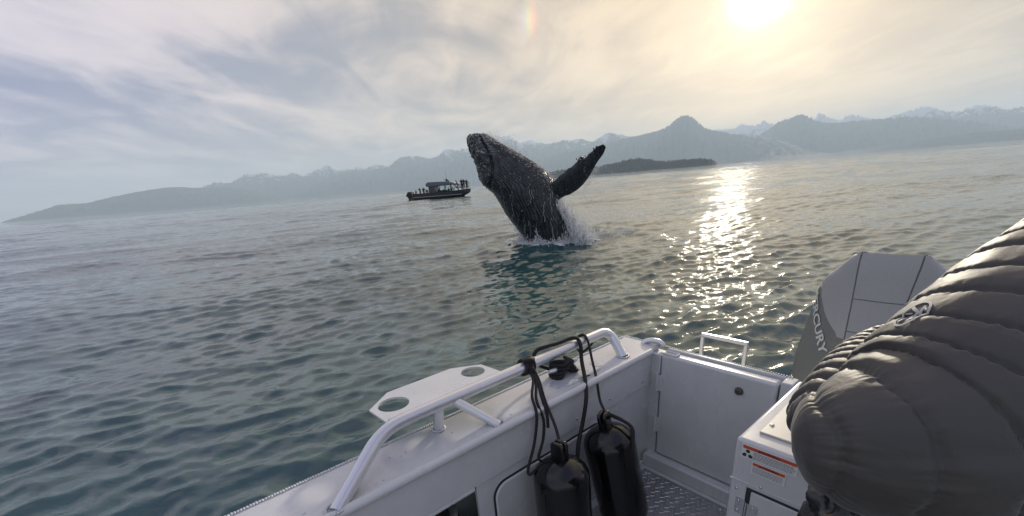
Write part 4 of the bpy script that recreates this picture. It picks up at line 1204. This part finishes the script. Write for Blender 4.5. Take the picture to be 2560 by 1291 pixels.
# low splash wings left and right
for i in range(2600):
    s = sr.random(); left_ = sr.random() < 0.42
    if left_: x = -0.7 - 1.55 * s ** 1.5; y = 0.55 + 1.1 * s + sr.gauss(0, 0.22); z = abs(sr.gauss(0, 0.05 * (1.25 - s)))
    else: x = 0.8 + 2.1 * s ** 1.4; y = -0.1 + 1.1 * s + sr.gauss(0, 0.18); z = abs(sr.gauss(0, 0.085 * (1.2 - s)))
    drop(Vector((x, y, z + 0.045)), sr.uniform(0.003, 0.010), sr.uniform(0.8, 3.0), (sr.gauss(0, .5), sr.gauss(0, .3), 1))
# trickles running straight down the wet skin
for i in range(55):
    fx = sr.uniform(0.05, 0.98) ** 0.7; t0 = 2.4 + 5.6 * sr.random() ** 1.7; x0 = None; pts = []
    lx, lz, rx, rz = (crs(sta[:, c], t0) for c in range(4)); x0 = lx + (rx - lx) * fx
    t = t0; wob = sr.uniform(0, 9)
    while t > 2.0 and len(pts) < 46:
        lx, lz, rx, rz = (crs(sta[:, c], t) for c in range(4)); x = x0 + 0.012 * math.sin(wob + t * 9) + 0.03 * math.sin(wob * 2 + t * 2.1)
        f = (x - lx) / (rx - lx)
        if not 0.03 < f < 0.985: break
        pts.append(whale_pt(t, -math.acos(2 * f - 1))[0] + Vector((0, -0.012, 0))); t -= 0.05
        if len(pts) > 8 and sr.random() < 0.06: break
    if len(pts) > 4:
        n0 = len(dv); w0 = sr.choice([0.0015, 0.002, 0.003, 0.006])
        for q, p in enumerate(pts):
            w = w0 * (0.5 + 0.8 * abs(math.sin(q * 0.9 + wob))); dv.extend([p + Vector((-w, 0, 0)), p + Vector((w, 0, 0)), p + Vector((0, -w * 1.2, 0))])
        for q in range(len(pts) - 1):
            a, b = n0 + q * 3, n0 + q * 3 + 3; df.extend([(a, a + 2, b + 2, b), (a + 2, a + 1, b + 1, b + 2)])
spray = mesh_obj('splash_spray', dv, df, sp_m, None, False)
spray.location = WL; tag(spray, 'white spray and splash thrown up round the whale', 'spray', kind='stuff')
# foam lying on the water round the base
fq = Mat('sea_foam', (0.80, 0.83, 0.83), 0.6)
fvs, ffs = [], []
for i in range(170):
    a = sr.uniform(0, 2 * math.pi); rr = 0.95 + abs(sr.gauss(0, 0.22)); x, y = 0.82 * rr * math.cos(a), 0.82 * rr * math.sin(a)
    if sr.random() < 0.06: x = sr.uniform(0.7, 1.6); y = sr.gauss(0.2, 0.25)
    if sr.random() < 0.06: x = -sr.uniform(0.8, 1.5); y = 0.4 + sr.gauss(0.4, 0.25)
    z = float(sea(np.array([x + WL.x]), np.array([y + WL.y]), np.array([0.15]))[0][0]) + 0.008
    k = 9; r0 = sr.uniform(0.02, 0.085); n0 = len(fvs); q0 = sr.uniform(0, 6)
    fvs.append((x, y, z + r0 * 0.32))
    for j in range(k):
        b = 2 * math.pi * j / k; r_ = r0 * (1 + 0.45 * math.sin(3 * b + q0) + sr.uniform(-.25, .25)); fvs.append((x + r_ * 1.7 * math.cos(b), y + r_ * math.sin(b), z - 0.01))
    ffs += [(n0, n0 + 1 + j, n0 + 1 + (j + 1) % k) for j in range(k)]
fo = mesh_obj('sea_foam', fvs, ffs, fq.m, None, True); fo.location = WL; tag(fo, 'patches of white foam floating round the base of the whale', 'foam', kind='stuff')

# ------------------------------------------------------------------ small figures: one skinned body each
def skin_body(name, joints, bones, mats, zone, parent=None, sub=1):
    """joints: name -> (pos, radius); zone(point) -> material slot"""
    names = list(joints); me = bpy.data.meshes.new(name)
    me.from_pydata([joints[k_][0] for k_ in names], [(names.index(a), names.index(b)) for a, b in bones], [])
    o = bpy.data.objects.new(name, me); col.objects.link(o)
    o.modifiers.new('skin', 'SKIN')
    if not me.skin_vertices: 
        bm = bmesh.new(); bm.from_mesh(me); bm.verts.layers.skin.verify(); bm.to_mesh(me); bm.free()
    for i, k_ in enumerate(names):
        r = joints[k_][1]; r = (r, r) if isinstance(r, (int, float)) else r
        me.skin_vertices[0].data[i].radius = r; me.skin_vertices[0].data[i].use_root = (k_ == 'pelvis')
    s = o.modifiers.new('sub', 'SUBSURF'); s.levels = sub; s.render_levels = sub
    dg = bpy.context.evaluated_depsgraph_get()
    m2 = bpy.data.meshes.new_from_object(o.evaluated_get(dg), depsgraph=dg)
    o.modifiers.clear(); o.data = m2; bpy.data.meshes.remove(me)
    m2.materials.clear()
    for q in mats: m2.materials.append(q)
    m2.polygons.foreach_set('use_smooth', [True] * len(m2.polygons))
    m2.polygons.foreach_set('material_index', [zone(p.center) for p in m2.polygons])
    m2.update()
    if parent: o.parent = parent
    return o


skin_c = Mat('skin', (0.36, 0.22, 0.16), 0.55).m
hair_c = Mat('dark_hair', (0.03, 0.022, 0.018), 0.6).m
trou_c = Mat('dark_trousers', (0.025, 0.027, 0.035), 0.8).m


def figure(label, loc, rz, jacket, sit=False, arms='down', scale=1.0, lean=0.0, hat=None, group='people on the distant tour boat'):
    jm = Mat('jacket_cloth', jacket, 0.8).m; hm = Mat('hat_cloth', hat, 0.8).m if hat else hair_c
    hip = 0.50 if sit else 0.92
    J = {'pelvis': ((0, 0, hip), (0.15, 0.11)), 'waist': ((lean * .1, 0, hip + 0.20), (0.15, 0.11)), 'chest': ((lean * .3, 0, hip + 0.40), (0.18, 0.13)), 'neck': ((lean * .45, 0, hip + 0.56), 0.065), 'head': ((lean * .5 + .02, 0, hip + 0.66), (0.085, 0.095)), 'crown': ((lean * .5 + .01, 0, hip + 0.80), (0.075, 0.085))}
    B = [('pelvis', 'waist'), ('waist', 'chest'), ('chest', 'neck'), ('neck', 'head'), ('head', 'crown')]
    for s, sg in (('l', 1), ('r', -1)):
        J['sh' + s] = ((lean * .38, sg * 0.20, hip + 0.50), 0.075)
        if arms == 'up': el, ha = (0.20, sg * 0.24, hip + 0.36), (0.34, sg * 0.08, hip + 0.62)
        elif arms == 'fwd': el, ha = (0.14, sg * 0.26, hip + 0.24), (0.40, sg * 0.18, hip + 0.22)
        else: el, ha = (0.0, sg * 0.28, hip + 0.22), (0.10, sg * 0.27, hip - 0.02)
        J['el' + s] = (el, 0.058); J['ha' + s] = (ha, 0.042)
        J['hp' + s] = ((0, sg * 0.10, hip - 0.03), 0.10)
        if sit: kn, an, to = (0.42, sg * 0.12, hip), (0.44, sg * 0.12, 0.08), (0.56, sg * 0.12, 0.05)
        else: kn, an, to = (0.03, sg * 0.12, 0.50), (0.0, sg * 0.12, 0.09), (0.14, sg * 0.13, 0.05)
        J['kn' + s] = (kn, 0.075); J['an' + s] = (an, 0.05); J['to' + s] = (to, 0.042)
        B += [('chest', 'sh' + s), ('sh' + s, 'el' + s), ('el' + s, 'ha' + s), ('pelvis', 'hp' + s), ('hp' + s, 'kn' + s), ('kn' + s, 'an' + s), ('an' + s, 'to' + s)]

    def zone(p):
        if p.z > hip + 0.72 or (p.z > hip + 0.60 and p.x < lean * .5 - 0.03): return 3
        if p.z > hip + 0.585 and abs(p.y) < 0.12: return 2
        return 0 if p.z > hip - 0.04 and not (sit and p.x > 0.15 and p.z < hip + 0.1) else 1
    o = skin_body('person', J, B, [jm, trou_c, skin_c, hm], zone)
    o.location = loc; o.rotation_euler = (0, 0, rz); o.scale = (scale,) * 3
    tag(o, label, 'person', group); return o


# ------------------------------------------------------------------ distant tour boat
TB = Vector((-16.05, 83.3, 0.0)); TRZ = R(-15.2)
tb = empty('tour_boat', TB, TRZ)
tag(tb, 'dark tour boat with a canopy roof cruising in the distance beside the whale', 'boat')
hull_d = paint_mat('dark_hull_paint', (0.055, 0.05, 0.052), 0.45, 0.25)
roof_d = paint_mat('slate_roof_paint', (0.11, 0.13, 0.17), 0.4, 0.15)
blk = Mat('black_fittings', (0.02, 0.02, 0.022), 0.5).m
glass_q = Mat('cabin_glass', (0.9, 0.95, 0.95), 0.03); glass_q.b.inputs['Transmission Weight'].default_value = 1.0; glass_q.b.inputs['IOR'].default_value = 1.05
whi = Mat('pale_trim', (0.55, 0.55, 0.55), 0.4).m
SX = 1.065


def tpt(x, y, z): return (x * SX, y, z * 1.03)


hs = [(1.05, 1.30, 0.95), (3.0, 1.45, 0.93), (6.0, 1.45, 0.96), (8.2, 1.30, 1.02), (9.7, 0.85, 1.06), (10.6, 0.35, 1.10), (11.0, 0.05, 1.12)]
vs = []; nn = 7
for x, w, h in hs:
    rake = np.interp(x, [8, 11], [0, 1]); wl = w * (1 - 0.55 * rake)
    xl = x - 1.15 * rake
    for (xx, yy, zz) in ((x, -w, h), (x - 0.1 * rake, -w * 0.97, h * 0.55), (xl, -wl * 0.9, 0.12), (xl, 0, -0.35 + 0.3 * rake), (xl, wl * 0.9, 0.12), (x - 0.1 * rake, w * 0.97, h * 0.55), (x, w, h)): vs.append(tpt(xx, yy, zz))
fs = [(i * nn + j, i * nn + j + 1, (i + 1) * nn + j + 1, (i + 1) * nn + j) for i in range(len(hs) - 1) for j in range(nn - 1)] + [tuple(range(nn))]
mesh_obj('hull', vs, fs, hull_d, tb, 'auto')
dk = [tpt(x, -w * 0.96, 0.72 if x < 8.4 else 1.0) for x, w, h in hs] + [tpt(x, w * 0.96, 0.72 if x < 8.4 else 1.0) for x, w, h in hs[::-1]]
MB().prism(dk, (0, 0, 0.03)).build('deck', hull_d, tb)
for s in (-1, 1):
    MB().tube([tpt(x, s * (w + 0.02), 0.42) for x, w, h in hs[:5]], 0.035, 8).build('rub_rail', whi, tb)
    MB().tube([tpt(x, s * (w + 0.0), h) for x, w, h in hs], 0.05, 8).build('gunwale_rail', blk, tb)
# bow pulpit: raised foredeck and rails
MB().tube([tpt(8.6, -1.15, 1.45), tpt(9.7, -0.82, 1.5), tpt(10.6, -0.35, 1.55), tpt(10.95, 0, 1.57), tpt(10.6, 0.35, 1.55), tpt(9.7, 0.82, 1.5), tpt(8.6, 1.15, 1.45)], 0.03, 8).build('bow_rail', blk, tb)
MB().tube([tpt(8.6, -1.15, 1.95), tpt(9.7, -0.82, 2.0), tpt(10.6, -0.35, 2.04), tpt(10.95, 0, 2.05), tpt(10.6, 0.35, 2.04), tpt(9.7, 0.82, 2.0), tpt(8.6, 1.15, 1.95)], 0.03, 8).build('bow_rail', blk, tb)
for x, y in ((8.6, 1.15), (9.2, 1.0), (9.7, .82), (10.2, .58), (10.6, .35)):
    for s in (-1, 1): MB().tube([tpt(x, s * y, 1.0), tpt(x, s * y, 2.0)], 0.025, 6).build('rail_post', blk, tb)
# cabin: roof, posts, windows
rf = [(3.62, 2.28), (3.72, 2.02), (4.2, 1.93), (8.3, 1.98), (8.62, 2.12), (8.45, 2.32), (7.6, 2.52), (7.0, 2.58), (4.2, 2.68), (3.85, 2.60)]
mb = MB(); mb.prism([tpt(x, -1.25, z) for x, z in rf], (0, 2.5, 0)); bevel(mb.build('cabin_roof', roof_d, tb), 0.10, 3, 30)
MB().box(tpt(4.55, 0, 1.42), (0.95 * SX, 2.3, 1.1)).build('aft_bulkhead', hull_d, tb)
for x in (5.15, 6.05, 7.12):
    for s in (-1, 1): MB().box(tpt(x, s * 1.18, 1.45), (0.11, 0.08, 1.08)).build('cabin_post', hull_d, tb)
for s in (-1, 1):
    MB().tube([tpt(7.95, s * 1.15, 2.05), tpt(8.55, s * 1.12, 1.15)], 0.06, 8).build('windscreen_post', blk, tb)
    MB().tube([tpt(8.45, s * 1.15, 2.1), tpt(9.05, s * 1.0, 1.35)], 0.05, 8).build('windscreen_post', blk, tb)
    for x0, x1 in ((5.25, 5.98), (6.12, 7.05), (7.2, 7.9)):
        MB().box(tpt((x0 + x1) / 2, s * 1.18, 1.45), ((x1 - x0) * SX, 0.02, 0.94)).build('window_pane', glass_q.m, tb)
for x in (5.6, 6.6): MB().box(tpt(x, 0.5, 1.0), (0.5, 0.9, 0.5)).build('bench', blk, tb)
bevel(MB().box(tpt(7.0, 0.1, 2.78), (0.35, 0.4, 0.4)).build('radar_unit', blk, tb), 0.06)
bevel(MB().box(tpt(7.2, 0.1, 2.62), (0.55, 0.25, 0.2)).build('radar_base', blk, tb), 0.04)
MB().tube([tpt(6.9, 0.3, 2.6), tpt(6.86, 0.3, 4.35)], [0.03, 0.012], 6).build('antenna', blk, tb)
MB().tube([tpt(4.3, 0.6, 2.6), tpt(4.3, 0.6, 3.9)], [0.022, 0.01], 6).build('antenna', whi, tb)
MB().tube([tpt(6.75, -0.4, 2.5), tpt(6.72, -0.4, 3.1)], 0.02, 6).build('antenna', blk, tb)
om = [(0.1, 1.30), (0.45, 1.42), (0.95, 1.22), (1.0, 0.75), (0.6, 0.5), (0.55, -0.3), (0.28, -0.3), (0.15, 0.4), (-0.22, 0.78)]
for y in (-0.55, 0.25):
    mb = MB(); mb.prism([tpt(x - 0.15, y - 0.22, z) for x, z in om], (0, 0.44, 0)); bevel(mb.build('stern_motor', blk, tb), 0.08, 2)
for y in (-0.8, 0.6): MB().tube([tpt(0.75, y, 0.85), tpt(1.15, y, 0.55)], 0.04, 6).build('motor_strut', whi, tb)


def on_tb(x, y, z):
    c, s = math.cos(TRZ), math.sin(TRZ); px_, py_ = x * SX, y
    return (TB.x + px_ * c - py_ * s, TB.y + px_ * s + py_ * c, z * 1.03)


FWD = TRZ
figure('person leaning back against the windscreen behind the bow rail of the distant boat', on_tb(8.95, -0.3, 1.03), FWD + R(200), (0.05, 0.045, 0.05), arms='fwd', lean=0.5)
figure('person in a dark jacket at the bow rail, tallest of the bow group', on_tb(9.45, 0.25, 1.03), FWD - R(70), (0.03, 0.03, 0.04), arms='up', scale=1.05)
figure('person in a hooded jacket second from the tip of the distant bow', on_tb(9.95, -0.15, 1.03), FWD - R(80), (0.04, 0.035, 0.045), arms='up', scale=1.04, hat=(0.04, 0.035, 0.045))
figure('person at the very tip of the distant boat bow, holding the rail', on_tb(10.4, 0.0, 1.03), FWD - R(60), (0.06, 0.05, 0.055), arms='fwd', scale=0.98, hat=(0.1, 0.08, 0.09))
figure('person seated by the stern motors of the distant boat in a pale top', on_tb(1.55, -0.7, 0.55), FWD - R(40), (0.30, 0.30, 0.31), sit=True, scale=0.85)
figure('person in dark clothes standing at the stern and pointing a camera', on_tb(2.25, -0.5, 0.42), FWD + R(170), (0.02, 0.022, 0.025), arms='up', scale=0.92)
figure('person in dark clothes standing close behind the camera holder at the stern', on_tb(2.65, 0.1, 0.42), FWD - R(60), (0.025, 0.025, 0.03), arms='down', scale=0.92)
figure('person seated alone just aft of the cabin on the distant boat', on_tb(3.45, -0.4, 0.55), FWD - R(90), (0.03, 0.035, 0.04), sit=True, scale=0.88)
figure('passenger seated inside the cabin by the aft window', on_tb(5.62, -0.35, 0.55), FWD - R(80), (0.05, 0.045, 0.05), sit=True, scale=0.82)
figure('passenger seated inside the cabin by the middle window', on_tb(6.35, -0.2, 0.52), FWD - R(70), (0.03, 0.035, 0.04), sit=True, scale=0.74)
figure('skipper at the helm inside the cabin behind the windscreen', on_tb(7.75, -0.3, 0.62), FWD, (0.03, 0.03, 0.035), sit=True, arms='fwd', scale=0.9)
figure('passenger seated beside the skipper by the front window', on_tb(7.4, -0.55, 0.55), FWD - R(40), (0.06, 0.05, 0.05), sit=True, scale=0.82)

# ------------------------------------------------------------------ passenger in a puffy jacket
jq = Mat('quilted_nylon', (0.085, 0.078, 0.072), 0.42)
jn = jq.noise(5, 5, 0.6)
jq.set('Base Color', jq.mix(jq.ramp(jn, [(0.3, 0.0), (0.7, 1.0)]), (0.043, 0.040, 0.038), (0.066, 0.061, 0.057)))
jq.set('Roughness', jq.ramp(jq.noise(9, 4, 0.6), [(0.3, 0.50), (0.7, 0.66)]))
jq.b.inputs['Sheen Weight'].default_value = 0.25; jq.b.inputs['Sheen Roughness'].default_value = 0.4
nb = jq.bump(jq.noise(26, 4, 0.5, (1, 1, 1), 0.9), 0.22, 0.008)
jq.bump(jq.noise(900, 2, 0.5), 0.12, 0.0004, nb)
nylon = jq.m

BOD = Vector((0.87, 0.585, 0.5))
J = {'pelvis': ((0, 0, 0.64), (0.15, 0.12)), 'waist': ((0.01, 0.0, 0.82), (0.14, 0.11)), 'chest': ((0.07, 0.02, 1.00), (0.17, 0.12)), 'neck': ((0.11, 0.06, 1.19), 0.06), 'head': ((0.12, 0.10, 1.30), (0.075, 0.095)), 'crown': ((0.115, 0.08, 1.42), (0.070, 0.085))}
Bn = [('pelvis', 'waist'), ('waist', 'chest'), ('chest', 'neck'), ('neck', 'head'), ('head', 'crown')]
J.update({'shl': ((-0.06, 0.01, 1.12), 0.07), 'ell': ((-0.42, -0.08, 0.975), 0.05), 'frl': ((-0.26, 0.08, 0.97), 0.042), 'wrl': ((-0.16, 0.14, 0.955), 0.028), 'pal': ((-0.125, 0.170, 0.935), (0.020, 0.038)),
          'shr': ((0.24, 0.00, 1.12), 0.07), 'elr': ((0.36, 0.12, 0.90), 0.05), 'wrr': ((0.24, 0.28, 0.94), 0.028), 'par': ((0.20, 0.310, 0.925), (0.020, 0.036))})
Bn += [('chest', 'shl'), ('shl', 'ell'), ('ell', 'frl'), ('frl', 'wrl'), ('wrl', 'pal'), ('chest', 'shr'), ('shr', 'elr'), ('elr', 'wrr'), ('wrr', 'par')]
for s, base, d in (('l', Vector((-0.125, 0.170, 0.935)), Vector((0.75, 0.5, -0.35))), ('r', Vector((0.20, 0.310, 0.925)), Vector((-0.6, 0.5, -0.4)))):
    d.normalize(); sidev = Vector((0, 0, 1))
    for i, (off, ln) in enumerate(((0.028, 0.070), (0.010, 0.080), (-0.009, 0.074), (-0.027, 0.058))):
        b0 = base + d * 0.03 + sidev * off
        J['f%s%d' % (s, i)] = (tuple(b0), 0.0095); J['g%s%d' % (s, i)] = (tuple(b0 + d * ln * 0.55 + Vector((0, 0.008, 0))), 0.0088); J['h%s%d' % (s, i)] = (tuple(b0 + d * ln * 0.85 + Vector((0, -0.018, 0))), 0.0078)
        Bn += [('wr' + s, 'f%s%d' % (s, i))] if False else [('pa' + s, 'f%s%d' % (s, i))]
        Bn += [('f%s%d' % (s, i), 'g%s%d' % (s, i)), ('g%s%d' % (s, i), 'h%s%d' % (s, i))]
    t0 = base - d * 0.02 + sidev * 0.034
    J['ta' + s] = (tuple(t0), 0.011); J['tb' + s] = (tuple(t0 + d * 0.03 + sidev * 0.022), 0.0098); J['tc' + s] = (tuple(t0 + d * 0.06 + sidev * 0.020), 0.0085)
    Bn += [('pa' + s, 'ta' + s), ('ta' + s, 'tb' + s), ('tb' + s, 'tc' + s)]
for s, sg in (('l', -1), ('r', 1)):
    J['hp' + s] = ((sg * 0.10, 0.0, 0.60), 0.10); J['kn' + s] = ((sg * 0.12 - 0.03, 0.13, 0.33), 0.065); J['an' + s] = ((sg * 0.12, -0.04, 0.08), 0.045); J['to' + s] = ((sg * 0.13 - 0.02, 0.10, 0.04), 0.04)
    Bn += [('pelvis', 'hp' + s), ('hp' + s, 'kn' + s), ('kn' + s, 'an' + s), ('an' + s, 'to' + s)]


def zone(p):
    if p.z < 0.66 and abs(p.x) < 0.3: return 1
    if p.z > 1.36 or (p.z > 1.24 and p.y < 0.05): return 2
    return 0


passenger = skin_body('person', J, Bn, [skin_c, trou_c, hair_c], zone, sub=2)
passenger.location = BOD
tag(passenger, 'person in a grey-brown quilted puffy jacket at the right edge, elbow bent towards the motor', 'person')


def to_l(p): return Vector(p) - BOD


def baffled(path, radii, seams, depth, sq, n=72, step=0.0035, seed=0.0, wr_amp=0.0020, crease=0.0048):
    """closed quilted tube: seams = positions along the length where it is stitched in"""
    sp = spline(path, 24); d = [0.0]
    for a, b in zip(sp, sp[1:]): d.append(d[-1] + (b - a).length)
    Lt = d[-1]; k = int(Lt / step); dn = np.array(d)
    xyz = np.array([tuple(p) for p in sp]); rr = np.interp(np.linspace(0, 1, len(sp)), np.linspace(0, 1, len(radii)), radii)
    S = np.linspace(0, Lt, k); pts = [Vector([float(np.interp(s, dn, xyz[:, c])) for c in range(3)]) for s in S]; rs = np.interp(S, dn, rr)
    T = [(pts[min(i + 2, k - 1)] - pts[max(i - 2, 0)]).normalized() for i in range(k)]
    u = T[0].cross(Vector((0, 0, 1))).normalized(); vs = []
    seams = np.array(seams)
    for i in range(k):
        u = (u - T[i] * u.dot(T[i])).normalized(); w = T[i].cross(u)
        for j in range(n):
            a = 2 * math.pi * j / n
            # the stitch line wanders a little round the sleeve
            wand = 0.007 * math.sin(a * 2 + i * 0.002 + seed) + 0.004 * math.sin(a * 3 + seed * 2)
            ds = float(np.min(np.abs(seams - S[i] - wand)))
            lo = seams[seams <= S[i] + wand]; hi = seams[seams > S[i] + wand]
            f = 0.5 if (len(lo) == 0 or len(hi) == 0) else (S[i] + wand - lo[-1]) / max(hi[0] - lo[-1], 1e-4)
            puff = math.sin(math.pi * min(max(f, 0), 1)) ** 0.42 if 0 < len(lo) and len(hi) else 0.8
            q = pts[i] + u * math.cos(a) + w * math.sin(a)
            wr1 = mnoise.noise(Vector((math.cos(a) * 5 + seed, math.sin(a) * 5, S[i] * 16))) * wr_amp * min(1.0, rs[i] / 0.08)
            pleat = mnoise.noise(Vector((math.cos(a) * 18 + seed, math.sin(a) * 18, S[i] * 6))) * 0.0048 * min(1.0, max(0.0, rs[i] / 0.07 - 0.5)) * math.exp(-(ds / 0.013) ** 2)
            low = mnoise.noise(Vector((math.cos(a) * 1.6 + seed * 3, math.sin(a) * 1.6, S[i] * 7))) * 0.005
            r = rs[i] - depth * (1 - puff) - crease * math.exp(-(ds / 0.0045) ** 2) + wr1 + pleat + low
            vs.append(pts[i] + u * (math.cos(a) * r) + w * (math.sin(a) * r * sq))
    fs = [(i * n + j, i * n + (j + 1) % n, (i + 1) * n + (j + 1) % n, (i + 1) * n + j) for i in range(k - 1) for j in range(n)]
    fs += [tuple(range(n - 1, -1, -1)), tuple(range((k - 1) * n, k * n))]
    return vs, fs


def seam_run(start, gap, total, jit, seed):
    r2 = random.Random(seed); out = [start]
    while out[-1] < total: out.append(out[-1] + gap * (1 + r2.uniform(-jit, jit)))
    return out


jm = MB()
arm = [(1.07, 0.725, 1.716), (0.928, 0.652, 1.673), (0.814, 0.596, 1.617), (0.719, 0.551, 1.56), (0.634, 0.514, 1.511), (0.564, 0.497, 1.483), (0.507, 0.494, 1.475), (0.467, 0.5, 1.473), (0.435, 0.511, 1.47), (0.416, 0.521, 1.467), (0.405, 0.527, 1.465)]
fore = [(0.476, 0.547, 1.447), (0.501, 0.564, 1.462), (0.556, 0.604, 1.48), (0.629, 0.662, 1.488), (0.718, 0.727, 1.488), (0.829, 0.798, 1.477)]
ra = [0.085, 0.104, 0.126, 0.141, 0.144, 0.136, 0.119, 0.099, 0.076, 0.054, 0.016]
lens = [0]
for a, b in zip(arm, arm[1:]): lens.append(lens[-1] + (Vector(b) - Vector(a)).length)
seams = seam_run(0.03, 0.060, lens[-1] + 0.05, 0.10, 4)
v_, f_ = baffled([to_l(p) for p in arm], ra, seams, 0.0045, 1.0, 190, 0.0028, 1.0); jm.add(v_, f_)
arm_v, arm_f = v_, f_
v_, f_ = baffled([to_l(p) for p in fore], [0.058, 0.073, 0.074, 0.070, 0.064, 0.048], seam_run(0.02, 0.027, 0.5, 0.15, 5), 0.006, 1.0, 120, 0.0028, 3.0, crease=0.005); jm.add(v_, f_)
tor = [(0.83, 0.60, 1.02), (0.85, 0.59, 1.16), (0.88, 0.59, 1.30), (0.93, 0.60, 1.46), (0.965, 0.615, 1.58), (0.98, 0.63, 1.66), (0.985, 0.645, 1.72)]
rt_ = [0.235, 0.255, 0.25, 0.235, 0.205, 0.155, 0.085]
v_, f_ = baffled([to_l(p) for p in tor], rt_, seam_run(0.03, 0.07, 0.9, 0.1, 8), 0.014, 0.78, 96, 0.006, 5.0); jm.add(v_, f_)
arm2 = [(0.99, 0.60, 1.60), (1.09, 0.585, 1.60), (1.16, 0.62, 1.54), (1.21, 0.68, 1.44), (1.235, 0.715, 1.40), (1.20, 0.77, 1.42), (1.15, 0.82, 1.43), (1.105, 0.865, 1.435)]
v_, f_ = baffled([to_l(p) for p in arm2], [0.10, 0.115, 0.105, 0.095, 0.085, 0.072, 0.062, 0.05], seam_run(0.04, 0.062, 0.7, 0.1, 12), 0.018, 1.0, 56, 0.006, 9.0); jm.add(v_, f_)
v_, f_ = baffled([to_l(p) for p in ((0.982, 0.645, 1.66), (0.985, 0.655, 1.70), (0.985, 0.665, 1.745))], [0.10, 0.095, 0.088], [0.0, 0.04, 0.085], 0.012, 1.0, 56, 0.004, 2.0); jm.add(v_, f_)
jacket = jm.build('jacket', nylon, passenger, smooth=True)
# crumpled shiny shell layer showing below the elbow
hv, hf = [], []
hc = to_l((0.575, 0.560, 1.245))
mbh = MB(); mbh.ball(hc, (0.075, 0.07, 0.10), 48, 32)
mbh.v = [tuple(Vector(p) + (Vector(p) - hc).normalized() * (0.022 * mnoise.noise(Vector(p) * 28) + 0.012 * mnoise.noise(Vector(p) * 60))) for p in mbh.v]
mbh.build('shell_hem', Mat('shiny_black_shell', (0.02, 0.02, 0.023), 0.22).m, passenger, smooth=True)
# round embroidered badge on the upper sleeve
from mathutils.bvhtree import BVHTree
bvh = BVHTree.FromPolygons([Vector(v) for v in arm_v], arm_f)
hit, nrm, _, _ = bvh.ray_cast(to_l((0, 0, CAM_H)), Vector((0.9531, 0.9343, -0.3579)).normalized())
if hit is None: hit, nrm, _, _ = bvh.find_nearest(to_l((0.55, 0.53, 1.64)))
nrm = (nrm if nrm.dot(Vector((-0.6, -0.55, 0.5))) > 0 else -nrm)
axis_t = (Vector(arm[3]) - Vector(arm[5])).normalized(); axis_t = (axis_t - nrm * axis_t.dot(nrm)).normalized(); axis_s = nrm.cross(axis_t)
bmb = MB()


def stitch(poly):
    pts = []
    for x, y in poly:
        q = hit + axis_s * (x * 0.86) + axis_t * (y * 0.86) + nrm * 0.03
        h2, n2, _, _ = bvh.ray_cast(q, -nrm, 0.08)
        pts.append((h2 if h2 else q - nrm * 0.03) + nrm * 0.0018)
    return pts


def strip(c0, c1, w, k=8):
    a, b = Vector(c0), Vector(c1); d = (b - a).normalized(); nn_ = Vector((-d.y, d.x)) * w / 2
    for i in range(k):
        p, q = a + (b - a) * i / k, a + (b - a) * (i + 1) / k
        bmb.add(stitch([(p + nn_)[:], (q + nn_)[:], (q - nn_)[:], (p - nn_)[:]]), [(0, 1, 2, 3)])


RB = 0.0215
for i in range(40):
    a0, a1 = 2 * math.pi * i / 40, 2 * math.pi * (i + 1) / 40
    bmb.add(stitch([(RB * math.cos(a0), RB * math.sin(a0)), (RB * math.cos(a1), RB * math.sin(a1)), (RB * .86 * math.cos(a1), RB * .86 * math.sin(a1)), (RB * .86 * math.cos(a0), RB * .86 * math.sin(a0))]), [(0, 1, 2, 3)])
strip((-0.009, -0.011), (-0.009, 0.012), 0.0040); strip((-0.008, 0.000), (0.011, 0.013), 0.0042); strip((-0.006, 0.001), (0.011, -0.012), 0.0042)
strip((-0.017, 0.004), (-0.009, 0.010), 0.0022); strip((0.004, 0.001), (0.016, 0.002), 0.0022)
bd = bmb.build('sleeve_badge', Mat('badge_thread', (0.50, 0.49, 0.47), 0.7).m, passenger, smooth=False)
md = bd.modifiers.new('thick', 'SOLIDIFY'); md.thickness = 0.0012; md.offset = 0
bd['label'] = 'pale round embroidered badge on the upper sleeve'
